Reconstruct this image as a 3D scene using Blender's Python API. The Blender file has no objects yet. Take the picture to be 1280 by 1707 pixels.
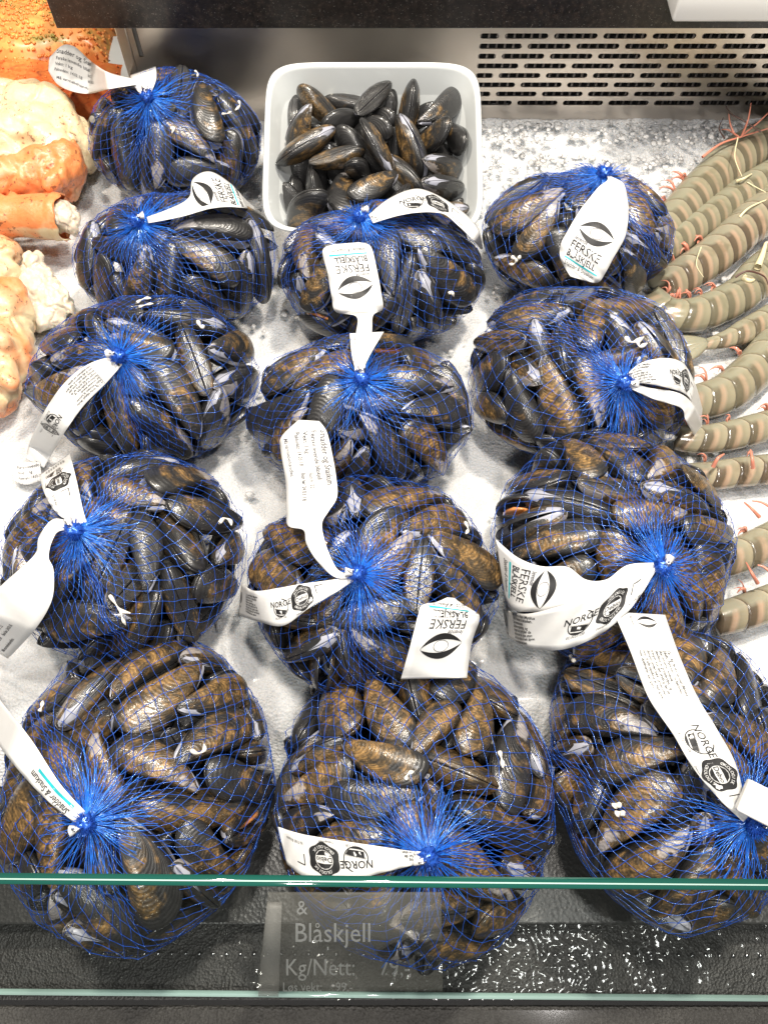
import bpy, bmesh, math, random
import numpy as np
from mathutils import Vector, Matrix, Quaternion, noise
from mathutils.bvhtree import BVHTree
from mathutils.geometry import tessellate_polygon

# ------------------------------------------------------------------ camera, world, lamps, exposure
SC = bpy.context.scene
COL = SC.collection
R = math.radians
FPX = 1340.0; CW, CH = 1280.0, 1707.0
CAMZ = .62; PITCH = R(63)
cd = bpy.data.cameras.new('camera'); cam = bpy.data.objects.new('camera', cd); COL.objects.link(cam)
cam.location = (0, 0, CAMZ); cam.rotation_euler = (R(90) - PITCH, 0, 0)
cd.sensor_fit = 'VERTICAL'; cd.sensor_height = 36; cd.lens = FPX / CH * 36; cd.clip_start = .02; cd.clip_end = 60
SC.camera = cam

W = bpy.data.worlds.new("World"); SC.world = W; W.use_nodes = True
bg = W.node_tree.nodes['Background']
bg.inputs[0].default_value = (1.0, .96, .92, 1); bg.inputs[1].default_value = .11

def lamp(name, loc, target, size, power, color, sy=None):
    l = bpy.data.lights.new(name, 'AREA'); l.shape = 'RECTANGLE'; l.size = size; l.size_y = sy or size
    l.energy = power; l.color = color
    o = bpy.data.objects.new(name, l); COL.objects.link(o)
    o.location = loc
    o.rotation_euler = (Vector(target) - Vector(loc)).to_track_quat('-Z', 'Y').to_euler()
    return o
lamp('spot_or_fill_lamp', (.38, .66, 1.50), (.18, .45, 0), .10, 27, (1, .92, .80))
lamp('spot_or_fill_lamp', (-.58, .80, 1.45), (-.36, .62, 0), .10, 17, (1, .90, .77))
lamp('spot_or_fill_lamp', (.0, .34, 1.70), (.0, .22, 0), .10, 16, (1, .94, .85))
lamp('spot_or_fill_lamp', (.42, -.12, 1.60), (.14, .05, 0), .10, 8, (1, .95, .92))
lamp('spot_or_fill_lamp', (-.12, -.85, 1.30), (-.02, .0, 0), .12, 13, (1, .95, .90))  # added front fill to brighten the card lettering, not a counter spot
SC.view_settings.view_transform = 'Standard'; SC.view_settings.look = 'None'
SC.view_settings.exposure = 0.0; SC.view_settings.gamma = 1; SC.view_settings.use_curve_mapping = False
try:
    SC.cycles.use_denoising = True
    SC.cycles.max_bounces = 6; SC.cycles.diffuse_bounces = 3; SC.cycles.glossy_bounces = 3
    SC.cycles.transmission_bounces = 4; SC.cycles.transparent_max_bounces = 10
    SC.cycles.sample_clamp_indirect = 6; SC.cycles.caustics_reflective = False; SC.cycles.caustics_refractive = False
except Exception: pass

# ------------------------------------------------------------------ helpers
FW = Vector((0, math.cos(PITCH), -math.sin(PITCH))); UP = Vector((0, math.sin(PITCH), math.cos(PITCH))); RT = Vector((1, 0, 0))
CO = Vector((0, 0, CAMZ))
def ray(px, py):                       # direction with unit depth along the optical axis
    return FW + RT * ((px - CW / 2) / FPX) + UP * ((CH / 2 - py) / FPX)
def at(px, py, z=0.0):                 # where the sight line meets the level z
    d = ray(px, py); return CO + d * ((z - CAMZ) / d.z)
def atY(px, py, y):
    d = ray(px, py); return CO + d * (y / d.y)
def project(p):
    d = Vector(p) - CO; k = d.dot(FW)
    return (CW / 2 + FPX * d.x / k, CH / 2 - FPX * d.dot(UP) / k)

def tag(o, label=None, cat=None, group=None, kind=None):
    if label: o['label'] = label
    if cat: o['category'] = cat
    if group: o['group'] = group
    if kind: o['kind'] = kind
    return o
def empty(name, loc=(0, 0, 0)):
    o = bpy.data.objects.new(name, None); COL.objects.link(o); o.location = loc; o.empty_display_size = .02
    return o
def link(name, me, parent=None, mat=None, smooth=True):
    o = bpy.data.objects.new(name, me); COL.objects.link(o)
    if mat is not None:
        for m in (mat if isinstance(mat, (list, tuple)) else [mat]): me.materials.append(m)
    if smooth and len(me.polygons): me.polygons.foreach_set('use_smooth', [True] * len(me.polygons))
    if parent is not None:
        o.parent = parent; o.matrix_parent_inverse = Matrix.Translation(-Vector(parent.location)) if parent.type == 'EMPTY' else Matrix.Identity(4)
    return o
def npmesh(name, V, F):
    """V (n,3), F list of arrays of equal width or list of lists"""
    me = bpy.data.meshes.new(name)
    V = np.asarray(V, dtype=np.float32)
    if isinstance(F, np.ndarray):
        n, k = F.shape
        me.vertices.add(len(V)); me.vertices.foreach_set('co', V.ravel())
        me.loops.add(n * k); me.loops.foreach_set('vertex_index', F.astype(np.int32).ravel())
        me.polygons.add(n); me.polygons.foreach_set('loop_start', np.arange(n, dtype=np.int32) * k)
        me.update(calc_edges=True)
    else:
        me.from_pydata([tuple(v) for v in V], [], [tuple(f) for f in F]); me.update()
    return me
def gridfaces(nu, nv, wrap=False):
    i, j = np.meshgrid(np.arange(nu - 1), np.arange(nv if wrap else nv - 1), indexing='ij')
    j2 = (j + 1) % nv
    return np.stack([i * nv + j, (i + 1) * nv + j, (i + 1) * nv + j2, i * nv + j2], -1).reshape(-1, 4)
def tubes(A, B, r0, r1, k=4):
    """many straight tubes at once: A,B (n,3)"""
    A = np.asarray(A, float); B = np.asarray(B, float); n = len(A)
    r0 = np.broadcast_to(r0, (n,)); r1 = np.broadcast_to(r1, (n,))
    d = B - A; d /= np.linalg.norm(d, axis=1)[:, None] + 1e-12
    h = np.where(np.abs(d[:, 2:3]) < .9, np.array([[0, 0, 1.]]), np.array([[1., 0, 0]]))
    u = np.cross(d, h); u /= np.linalg.norm(u, axis=1)[:, None] + 1e-12; v = np.cross(d, u)
    a = np.arange(k) * 2 * math.pi / k
    ring = u[:, None] * np.cos(a)[None, :, None] + v[:, None] * np.sin(a)[None, :, None]
    V = np.concatenate([A[:, None] + ring * r0[:, None, None], B[:, None] + ring * r1[:, None, None]], 1)
    i = np.arange(k); j = (i + 1) % k
    f = np.stack([i, j, j + k, i + k], -1)
    F = (f[None] + (np.arange(n) * 2 * k)[:, None, None]).reshape(-1, 4)
    return V.reshape(-1, 3), F
def join(parts):
    Vs, Fs, o = [], [], 0
    for V, F in parts:
        Vs.append(np.asarray(V, float)); Fs.append(np.asarray(F) + o); o += len(V)
    return np.concatenate(Vs), np.concatenate(Fs)
def curve_tube(pts, rads, k=8, cap=True):
    """lofted tube along a polyline"""
    P = [Vector(p) for p in pts]; n = len(P); V = []
    up = Vector((0, 0, 1)); prev = None
    for i in range(n):
        t = (P[min(i + 1, n - 1)] - P[max(i - 1, 0)]).normalized()
        if prev is None:
            u = t.cross(up)
            if u.length < .1: u = t.cross(Vector((1, 0, 0)))
        else: u = prev - t * prev.dot(t)
        u.normalize(); prev = u; v = t.cross(u)
        r = rads[i] if hasattr(rads, '__len__') else rads
        for a in range(k):
            an = 2 * math.pi * a / k; V.append(P[i] + (u * math.cos(an) + v * math.sin(an)) * r)
    return np.array([tuple(v) for v in V]), gridfaces(n, k, True)
def catmull(pts, m):
    P = np.asarray(pts, float); n = len(P); out = []
    t = np.linspace(0, n - 1, m)
    for s in t:
        i = min(int(s), n - 2); f = s - i
        p0 = P[max(i - 1, 0)]; p1 = P[i]; p2 = P[i + 1]; p3 = P[min(i + 2, n - 1)]
        out.append(.5 * ((2 * p1) + (-p0 + p2) * f + (2 * p0 - 5 * p1 + 4 * p2 - p3) * f * f + (-p0 + 3 * p1 - 3 * p2 + p3) * f ** 3))
    return np.array(out)
def boxmesh(name, lo, hi, bev=.0, seg=2):
    bm = bmesh.new(); bmesh.ops.create_cube(bm, size=1)
    for v in bm.verts: v.co = Vector([lo[i] + (v.co[i] + .5) * (hi[i] - lo[i]) for i in range(3)])
    if bev: bmesh.ops.bevel(bm, geom=bm.edges[:], offset=bev, segments=seg, profile=.5, affect='EDGES')
    me = bpy.data.meshes.new(name); bm.to_mesh(me); bm.free(); return me

# ------------------------------------------------------------------ materials
class NT:
    def __init__(s, name):
        s.m = bpy.data.materials.new(name); s.m.use_nodes = True; s.t = s.m.node_tree
        s.b = s.t.nodes['Principled BSDF']
    def n(s, typ, **kw):
        nd = s.t.nodes.new(typ)
        for k, v in kw.items():
            if hasattr(nd, k) and not k.startswith('i_'): setattr(nd, k, v)
            else:
                key = k[2:] if k.startswith('i_') else k
                key = int(key) if key.isdigit() else key.replace('_', ' ')
                nd.inputs[key].default_value = v
        return nd
    def l(s, a, b): s.t.links.new(a, b)
    def set(s, **kw):
        for k, v in kw.items(): s.b.inputs[k.replace('_', ' ')].default_value = v
    def ramp(s, src, stops, interp='LINEAR'):
        r = s.t.nodes.new('ShaderNodeValToRGB'); r.color_ramp.interpolation = interp
        while len(r.color_ramp.elements) < len(stops): r.color_ramp.elements.new(.5)
        for e, (p, c) in zip(r.color_ramp.elements, stops):
            e.position = p; e.color = (*c, 1) if len(c) == 3 else c
        s.l(src, r.inputs[0]); return r.outputs[0]
    def mix(s, f, a, b, mode='MIX'):
        m = s.t.nodes.new('ShaderNodeMix'); m.data_type = 'RGBA'; m.blend_type = mode
        for v, i in ((f, 0), (a, 6), (b, 7)):
            if hasattr(v, 'is_output'): s.l(v, m.inputs[i])
            else: m.inputs[i].default_value = v if i == 0 else ((*v, 1) if len(v) == 3 else v)
        return m.outputs[2]
    def math(s, op, a, b=0.0, clamp=False):
        m = s.t.nodes.new('ShaderNodeMath'); m.operation = op; m.use_clamp = clamp
        for v, i in ((a, 0), (b, 1)):
            if hasattr(v, 'is_output'): s.l(v, m.inputs[i])
            else: m.inputs[i].default_value = v
        return m.outputs[0]
    def noise(s, scale, detail=3, rough=.55, vec=None, dist=0):
        n = s.n('ShaderNodeTexNoise', Scale=scale, Detail=detail, Roughness=rough, Distortion=dist)
        if vec is not None: s.l(vec, n.inputs['Vector'])
        return n.outputs[0]
    def bump(s, h, strength=.4, dist=.001, normal=None):
        b = s.n('ShaderNodeBump', Strength=strength, Distance=dist); s.l(h, b.inputs['Height'])
        if normal is not None: s.l(normal, b.inputs['Normal'])
        return b.outputs[0]
def simple(name, col, rough=.5, **kw):
    t = NT(name); t.set(Base_Color=(*col, 1), Roughness=rough, **kw); return t.m
def objco(t): return t.n('ShaderNodeTexCoord').outputs['Object']

def mat_shell():
    t = NT('mussel_shell')
    co = objco(t); uv = t.n('ShaderNodeUVMap', uv_map='growth').outputs[0]
    sp = t.n('ShaderNodeSeparateXYZ'); t.l(uv, sp.inputs[0]); g, s = sp.outputs[0], sp.outputs[1]
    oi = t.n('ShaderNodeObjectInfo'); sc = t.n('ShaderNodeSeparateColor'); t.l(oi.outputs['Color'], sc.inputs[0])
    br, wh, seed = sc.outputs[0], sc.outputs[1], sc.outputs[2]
    off = t.n('ShaderNodeCombineXYZ'); sd = t.math('MULTIPLY', seed, 37.0)
    for i in range(3): t.l(sd, off.inputs[i])
    va = t.n('ShaderNodeVectorMath', operation='ADD'); t.l(co, va.inputs[0]); t.l(off.outputs[0], va.inputs[1]); P = va.outputs[0]
    big = t.noise(2.3, 5, .62, P, .9); mid = t.noise(8, 6, .72, P, .8); fine = t.noise(70, 3, .6, P)
    # growth bands follow the shell's outline
    w = t.math('ADD', t.math('MULTIPLY', g, 30.0), t.math('MULTIPLY', big, 4.0))
    band = t.math('ADD', t.math('MULTIPLY', t.math('SINE', w), .5), .5)
    w2 = t.math('ADD', t.math('MULTIPLY', g, 150.0), t.math('MULTIPLY', big, 3.5))
    band2 = t.math('ADD', t.math('MULTIPLY', t.math('SINE', w2), .5), .5)
    dark = t.mix(mid, (.003, .003, .004), (.040, .040, .040))
    cz_ = t.n('ShaderNodeSeparateXYZ'); t.l(co, cz_.inputs[0]); crest_ = t.math('ABSOLUTE', cz_.outputs[2])
    ochre = t.ramp(t.math('ADD', t.math('ADD', t.math('MULTIPLY', mid, .8), t.math('MULTIPLY', crest_, .40)), t.math('MULTIPLY', fine, .14)), [(.33, (.012, .009, .007)), (.50, (.075, .050, .022)), (.60, (.27, .155, .052)), (.70, (.52, .32, .12)), (.82, (.70, .52, .30))])
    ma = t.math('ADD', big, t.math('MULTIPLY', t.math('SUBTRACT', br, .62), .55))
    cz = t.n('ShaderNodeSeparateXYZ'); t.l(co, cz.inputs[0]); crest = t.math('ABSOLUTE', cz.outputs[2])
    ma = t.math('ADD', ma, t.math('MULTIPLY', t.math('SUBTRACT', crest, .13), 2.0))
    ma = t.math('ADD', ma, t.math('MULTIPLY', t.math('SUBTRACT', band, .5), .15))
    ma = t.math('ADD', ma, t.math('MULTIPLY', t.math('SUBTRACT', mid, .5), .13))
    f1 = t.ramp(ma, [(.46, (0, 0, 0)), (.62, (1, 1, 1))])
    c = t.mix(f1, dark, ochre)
    c = t.mix(t.math('MULTIPLY', t.math('MULTIPLY', band2, mid), .75), c, (.010, .009, .009))
    # worn pale umbo with lilac tint
    un = t.math('ADD', t.math('SUBTRACT', 1.0, g), t.math('MULTIPLY', t.math('SUBTRACT', big, .5), 1.1))
    un = t.math('ADD', un, t.math('MULTIPLY', t.math('SUBTRACT', wh, .5), .62))
    un = t.math('ADD', un, t.math('MULTIPLY', t.math('SUBTRACT', mid, .5), .5))
    f2 = t.ramp(un, [(.93, (0, 0, 0)), (1.0, (1, 1, 1))])
    pale = t.mix(mid, (.16, .15, .19), (.62, .58, .54))
    c = t.mix(t.math('MULTIPLY', f2, .62), c, pale)
    # little pale specks of lime
    vo = t.n('ShaderNodeTexVoronoi', Scale=46.0); t.l(P, vo.inputs['Vector'])
    spk = t.math('MULTIPLY', t.math('LESS_THAN', vo.outputs['Distance'], .17), t.math('GREATER_THAN', big, .56))
    c = t.mix(t.math('MULTIPLY', spk, .6), c, (.45, .42, .34))
    t.l(c, t.b.inputs['Base Color'])
    t.l(t.math('ADD', .20, t.math('MULTIPLY', mid, .40)), t.b.inputs['Roughness'])
    h = t.math('ADD', t.math('ADD', t.math('MULTIPLY', band, .35), t.math('MULTIPLY', band2, .45)), t.math('ADD', t.math('MULTIPLY', mid, 1.2), t.math('MULTIPLY', fine, .6)))
    nrm = t.bump(h, .42, .0007); t.l(nrm, t.b.inputs['Normal'])
    t.set(Coat_Weight=.60, Coat_Roughness=.12, Specular_IOR_Level=.5)
    b2 = t.bump(t.math('ADD', mid, t.math('MULTIPLY', band2, .12)), .4, .0009); t.l(b2, t.b.inputs['Coat Normal'])
    return t.m
def mat_net():
    t = NT('blue_net_plastic')
    n = t.noise(260, 2, .6, objco(t)); c = t.mix(n, (.007, .028, .25), (.035, .15, .68))
    t.l(c, t.b.inputs['Base Color']); t.set(Roughness=.24, Specular_IOR_Level=1.0, Specular_Tint=(.40, .68, 1, 1), Metallic=.1, Coat_Weight=.3, Coat_Roughness=.1)
    return t.m
def mat_strand():  # net fibre again, with the glitter near the knot put into a brighter blue
    t = NT('glint_blue_fibre'); n = t.noise(300, 2, .6, objco(t)); t.l(t.mix(n, (.008, .05, .50), (.03, .28, .95)), t.b.inputs['Base Color'])
    t.set(Roughness=.22, Specular_IOR_Level=1.0, Specular_Tint=(.45, .80, 1, 1), Coat_Weight=.6, Coat_Roughness=.08); return t.m
def mat_tag():
    t = NT('white_tag_film'); n = t.noise(40, 3, .5, objco(t))
    t.l(t.mix(n, (.62, .62, .61), (.71, .71, .705)), t.b.inputs['Base Color'])
    t.set(Roughness=.36); t.l(t.bump(n, .3, .0012), t.b.inputs['Normal']); return t.m
def mat_ice():
    t = NT('crushed_ice'); co = objco(t)
    v = t.n('ShaderNodeTexVoronoi', Scale=420.0); t.l(co, v.inputs['Vector'])
    n1 = t.noise(90, 5, .75, co); n2 = t.noise(900, 3, .7, co); n3 = t.noise(7, 2, .5, co)
    c = t.mix(n1, (.68, .69, .70), (.84, .845, .85)); c = t.mix(t.math('MULTIPLY', n3, .3), c, (.68, .69, .70))
    t.l(c, t.b.inputs['Base Color'])
    t.l(t.math('ADD', .16, t.math('MULTIPLY', n1, .35)), t.b.inputs['Roughness'])
    h = t.math('ADD', t.math('MULTIPLY', v.outputs['Distance'], 1.2), t.math('ADD', t.math('MULTIPLY', n1, 1.6), t.math('MULTIPLY', n2, .5)))
    t.l(t.bump(h, .75, .0020), t.b.inputs['Normal'])
    t.set(IOR=1.31, Subsurface_Weight=.6, Subsurface_Radius=(.9, 1, 1.1), Subsurface_Scale=.012, Coat_Weight=.12, Coat_Roughness=.1)
    return t.m
def mat_steel():
    t = NT('brushed_steel'); co = objco(t)
    mp = t.n('ShaderNodeMapping'); mp.inputs['Scale'].default_value = (6, 6, 900); t.l(co, mp.inputs[0])
    n = t.noise(1, 4, .6, mp.outputs[0]); n2 = t.noise(11, 4, .6, co)
    t.l(t.mix(n2, (.58, .52, .46), (.70, .64, .57)), t.b.inputs['Base Color'])
    t.l(t.math('ADD', .26, t.math('MULTIPLY', n, .16)), t.b.inputs['Roughness'])
    t.l(t.bump(n, .15, .0004), t.b.inputs['Normal']); t.set(Metallic=1.0, Anisotropic=.4); return t.m
def mat_granite():
    t = NT('black_granite'); co = objco(t)
    v = t.n('ShaderNodeTexVoronoi', Scale=700.0); t.l(co, v.inputs['Vector'])
    n = t.noise(260, 4, .7, co); n2 = t.noise(60, 3, .6, co)
    c = t.ramp(n, [(.35, (.004, .0035, .003)), (.55, (.016, .012, .010)), (.72, (.055, .038, .030))])
    sp = t.math('GREATER_THAN', t.noise(900, 1, .5, co), .73); c = t.mix(t.math('MULTIPLY', sp, .55), c, (.35, .32, .30))
    t.l(c, t.b.inputs['Base Color']); t.l(t.math('ADD', .18, t.math('MULTIPLY', n2, .3)), t.b.inputs['Roughness'])
    t.l(t.bump(n, .25, .0006), t.b.inputs['Normal']); return t.m
def mat_tray(name, lo, hi, scale, bs, rough, dist=.002):
    t = NT(name); co = objco(t)
    n = t.noise(scale, 5, .7, co); v = t.n('ShaderNodeTexVoronoi', Scale=scale * 1.3); t.l(co, v.inputs['Vector'])
    n2 = t.noise(14, 3, .6, co)
    t.l(t.mix(t.math('MULTIPLY', t.math('ADD', n, n2), .5), lo, hi), t.b.inputs['Base Color'])
    t.l(t.math('ADD', rough, t.math('MULTIPLY', n2, .2)), t.b.inputs['Roughness'])
    t.l(t.bump(t.math('ADD', n, v.outputs['Distance']), bs, dist), t.b.inputs['Normal']); t.set(Coat_Weight=.4, Coat_Roughness=.08); return t.m
def mat_prawn():
    t = NT('raw_prawn_shell'); co = objco(t); uv = t.n('ShaderNodeUVMap', uv_map='body').outputs[0]
    sp = t.n('ShaderNodeSeparateXYZ'); t.l(uv, sp.inputs[0]); u, v = sp.outputs[0], sp.outputs[1]
    oi = t.n('ShaderNodeObjectInfo'); rnd = oi.outputs['Random']
    n = t.noise(90, 4, .6, co); nb = t.noise(28, 3, .6, co, .5)
    ph = t.math('FRACT', t.math('ADD', u, t.math('MULTIPLY', t.math('SUBTRACT', nb, .5), .16)))
    lat = t.ramp(ph, [(.0, (.07, .05, .03)), (.28, (.11, .08, .045)), (.38, (.38, .26, .17)), (.50, (.46, .32, .22)), (.64, (.27, .24, .16)), (.80, (.33, .29, .19)), (.93, (.36, .31, .21)), (.965, (.06, .045, .03)), (1., (.05, .04, .025))])
    dor = t.ramp(ph, [(.0, (.20, .17, .11)), (.12, (.29, .28, .20)), (.80, (.35, .33, .24)), (.93, (.46, .41, .30)), (.965, (.12, .09, .05)), (1., (.10, .08, .05))])
    c = t.mix(t.ramp(t.math('ADD', v, t.math('MULTIPLY', t.math('SUBTRACT', nb, .5), .5)), [(.40, (0, 0, 0)), (.56, (1, 1, 1))]), dor, lat)
    c = t.mix(t.math('MULTIPLY', t.ramp(nb, [(.54, (0, 0, 0)), (.66, (1, 1, 1))]), .5), c, (.13, .11, .06))
    c = t.mix(t.math('MULTIPLY', rnd, .40), c, (.22, .25, .16)); c = t.mix(.22, c, (.16, .12, .10))
    t.l(c, t.b.inputs['Base Color']); t.l(t.bump(n, .25, .001), t.b.inputs['Normal'])
    t.set(Roughness=.22, Subsurface_Weight=.25, Subsurface_Radius=(1, .6, .35), Subsurface_Scale=.004, Coat_Weight=.45, Coat_Roughness=.14); return t.m
def mat_crab():
    t = NT('boiled_crab_shell'); co = objco(t)
    at_ = t.n('ShaderNodeAttribute', attribute_name='hue'); sp = t.n('ShaderNodeSeparateColor'); t.l(at_.outputs['Color'], sp.inputs[0])
    n = t.noise(38, 5, .65, co, .8); n2 = t.noise(220, 3, .7, co); n3 = t.noise(16, 3, .55, co, 1.2)
    f = t.math('ADD', sp.outputs[0], t.math('MULTIPLY', t.math('SUBTRACT', n3, .5), 1.9))
    cream = t.mix(n, (.60, .44, .22), (.80, .70, .50)); org = t.mix(n, (.66, .14, .035), (.84, .36, .14))
    c = t.mix(t.ramp(f, [(.30, (0, 0, 0)), (.85, (1, 1, 1))]), cream, org)
    sk = t.math('MULTIPLY', t.math('GREATER_THAN', n2, .60), t.math('GREATER_THAN', n3, .54)); c = t.mix(t.math('MULTIPLY', sk, .7), c, (.10, .035, .02))
    t.l(c, t.b.inputs['Base Color']); t.l(t.bump(t.math('ADD', t.math('ADD', n, t.math('MULTIPLY', n2, .35)), t.math('MULTIPLY', t.noise(90, 5, .7, co, 2.5), .8)), .45, .0022), t.b.inputs['Normal'])
    t.set(Roughness=.32, Subsurface_Weight=.2, Subsurface_Radius=(1, .5, .3), Subsurface_Scale=.004, Coat_Weight=.2, Coat_Roughness=.2); return t.m
def mat_fillet(name, a, b, c2, herb, scale=170):
    t = NT(name); co = objco(t)
    v = t.n('ShaderNodeTexVoronoi', Scale=scale); t.l(co, v.inputs['Vector'])
    s = t.n('ShaderNodeSeparateColor'); t.l(v.outputs['Color'], s.inputs[0])
    n = t.noise(18, 4, .6, co); n2 = t.noise(34, 4, .7, co, 1)
    c = t.mix(s.outputs[0], a, b); c = t.mix(t.ramp(n, [(.40, (0, 0, 0)), (.62, (1, 1, 1))]), c, c2)
    c = t.mix(t.math('MULTIPLY', t.ramp(n2, [(.56, (0, 0, 0)), (.68, (1, 1, 1))]), .8), c, herb)
    t.l(c, t.b.inputs['Base Color']); t.l(t.bump(v.outputs['Distance'], -.7, .003), t.b.inputs['Normal'])
    t.set(Roughness=.42, Coat_Weight=.12, Coat_Roughness=.2); return t.m
def mat_glass():
    t = NT('counter_glass'); nt = t.t
    tr = t.n('ShaderNodeBsdfTransparent'); tr.inputs[0].default_value = (.80, .83, .82, 1)
    gl = t.n('ShaderNodeBsdfGlossy'); gl.inputs['Roughness'].default_value = .03; gl.inputs['Color'].default_value = (.8, .9, .86, 1)
    mx = t.n('ShaderNodeMixShader'); mx.inputs[0].default_value = .05
    t.l(tr.outputs[0], mx.inputs[1]); t.l(gl.outputs[0], mx.inputs[2])
    t.l(mx.outputs[0], nt.nodes['Material Output'].inputs['Surface']); return t.m
def mat_ink():
    t = NT('frosted_white_lettering'); t.set(Base_Color=(.9, .9, .9, 1), Roughness=.5)
    tl = t.n('ShaderNodeBsdfTranslucent'); tl.inputs[0].default_value = (.95, .95, .95, 1); mx = t.n('ShaderNodeMixShader'); mx.inputs[0].default_value = .5
    t.l(t.b.outputs[0], mx.inputs[1]); t.l(tl.outputs[0], mx.inputs[2]); t.l(mx.outputs[0], t.t.nodes['Material Output'].inputs['Surface']); return t.m
M = dict(
    shell=mat_shell(), net=mat_net(), strand=mat_strand(), tag=mat_tag(), ice=mat_ice(), steel=mat_steel(), granite=mat_granite(),
    ink=simple('black_print', (.012, .012, .013), .5), grey=simple('grey_print', (.07, .07, .08), .6), teal=simple('teal_print', (.02, .42, .47), .4),
    china=simple('white_porcelain', (.64, .67, .67), .12, Coat_Weight=.6, Coat_Roughness=.04),
    plastic=simple('white_plastic', (.80, .79, .76), .35), dark=simple('dark_duct', (.008, .008, .009), .5), fin=simple('grey_fin', (.35, .32, .30), .4, Metallic=.6),
    meat=simple('mussel_meat', (.62, .25, .08), .25, Coat_Weight=.6), nacre=simple('shell_inside', (.35, .36, .42), .2, Coat_Weight=.5),
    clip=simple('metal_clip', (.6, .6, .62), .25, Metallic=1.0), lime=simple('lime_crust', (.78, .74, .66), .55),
    smooth=mat_tray('grey_tray_coat', (.018, .018, .018), (.05, .05, .05), 260, .25, .22, .001), rough=mat_tray('rough_black_coat', (.012, .012, .012), (.042, .040, .038), 420, .7, .30, .0009),
    ledge=mat_tray('grained_stone_coat', (.030, .028, .026), (.10, .095, .09), 380, .9, .38, .002),
    prawn=mat_prawn(), leg=simple('prawn_leg', (.58, .22, .15), .3, Coat_Weight=.5), darkleg=simple('dark_prawn_limb', (.10, .05, .04), .35), pale=simple('pale_prawn_scale', (.74, .66, .42), .35),
    eye=simple('black_eye', (.01, .01, .01), .1), crab=mat_crab(), glass=mat_glass(), edge=simple('glass_edge', (.008, .075, .058), .08, Coat_Weight=1.0),
    white=mat_ink())

# ------------------------------------------------------------------ the setting
# ice bed
def ice():
    xs = np.arange(-.62, .74, .0036); ys = np.arange(.095, .835, .0036)
    X, Y = np.meshgrid(xs, ys, indexing='ij'); Z = np.zeros_like(X)
    for i in range(X.shape[0]):
        for j in range(X.shape[1]):
            x, y = X[i, j], Y[i, j]
            back = min(1, max(0, (y - .52) / .2))
            z = noise.noise((x * 9, y * 9, 0)) * .004 + noise.noise((x * 45, y * 45, 3)) * (.0009 + .0016 * back)
            c = noise.voronoi((x * 95, y * 95, 1.5))[0]; z += (c[1] - c[0]) * (.0007 + .0014 * back)
            z += noise.noise((x * 160, y * 160, 9)) * (.0006 + .0006 * back)
            if y < .17: z -= .040 * ((.17 - y) / .075) ** 2
            if y > .74: z += .014 * min(1, (y - .74) / .05)
            if x < -.30: z -= .0
            Z[i, j] = z - .004
    V = np.stack([X, Y, Z], -1).reshape(-1, 3)
    o = link('ice_bed', npmesh('ice_bed', V, gridfaces(len(xs), len(ys))), mat=M['ice']); tag(o, 'bed of crushed ice under the mussel bags and prawns', 'ice', kind='structure')
    rng = random.Random(4); parts = []
    base = bmesh.new(); bmesh.ops.create_icosphere(base, subdivisions=1, radius=1)
    bv = np.array([tuple(v.co) for v in base.verts]); bf = np.array([[v.index for v in f.verts] for f in base.faces]); base.free()
    for k in range(1500):
        x = rng.uniform(.08, .62); y = .797 - abs(rng.gauss(0, .075))
        if k % 3 == 0: x = rng.uniform(-.45, .5); y = rng.uniform(.2, .75)
        s = rng.uniform(.0014, .0046)
        jit = np.array([[rng.uniform(.6, 1.3) for _ in range(3)] for _ in bv])
        sc = np.array([rng.uniform(.6, 1.4), rng.uniform(.6, 1.4), rng.uniform(.3, .6)]) * s
        parts.append((bv * jit * sc + np.array([x, y, .004 + (.014 if y > .76 else 0)]), bf))
    V, F = join(parts)
    tag(link('ice_chips', npmesh('ice_chips', V, F), mat=M['ice'], smooth=False), 'loose chips of crushed ice heaped along the steel vent', 'ice', kind='stuff')
ice()
# tray under the ice and in front of it
GL_T = -.05
for nm, lo, hi, m in (('tray_shelf', (-.75, -.002, -.075), (.85, .86, -.046), 'smooth'), ('tray_base', (-.75, -.052, -.098), (.85, .02, -.0825), 'rough')):
    tag(link(nm, boxmesh(nm, lo, hi, .0015), mat=M[m], smooth=False), None, None, kind='structure')
def tray():
    xs = np.arange(-.72, .80, .0016); ys = np.arange(-.052, .006, .0016); X, Y = np.meshgrid(xs, ys, indexing='ij'); Z = np.zeros_like(X)
    for i in range(X.shape[0]):
        for j in range(X.shape[1]):
            p = (X[i, j], Y[i, j]); Z[i, j] = -.0785 + noise.noise((p[0] * 210, p[1] * 210, 0)) * .0006 + noise.noise((p[0] * 480, p[1] * 480, 4)) * .0004 + noise.noise((p[0] * 30, p[1] * 30, 7)) * .0012
    o = link('tray_floor', npmesh('tray_floor', np.stack([X, Y, Z], -1).reshape(-1, 3), gridfaces(len(xs), len(ys))), mat=M['rough']); tag(o, kind='structure')
tray()
o = link('counter_ledge', boxmesh('counter_ledge', (-.75, -.30, -.14), (.85, -.056, -.084), .003), mat=M['ledge'], smooth=False); tag(o, kind='structure')
# left fish tray base under the crab
o = link('side_tray', boxmesh('side_tray', (-.9, .30, -.10), (-.62, 1.5, -.03), .004), mat=M['china']); tag(o, kind='structure')

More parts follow.
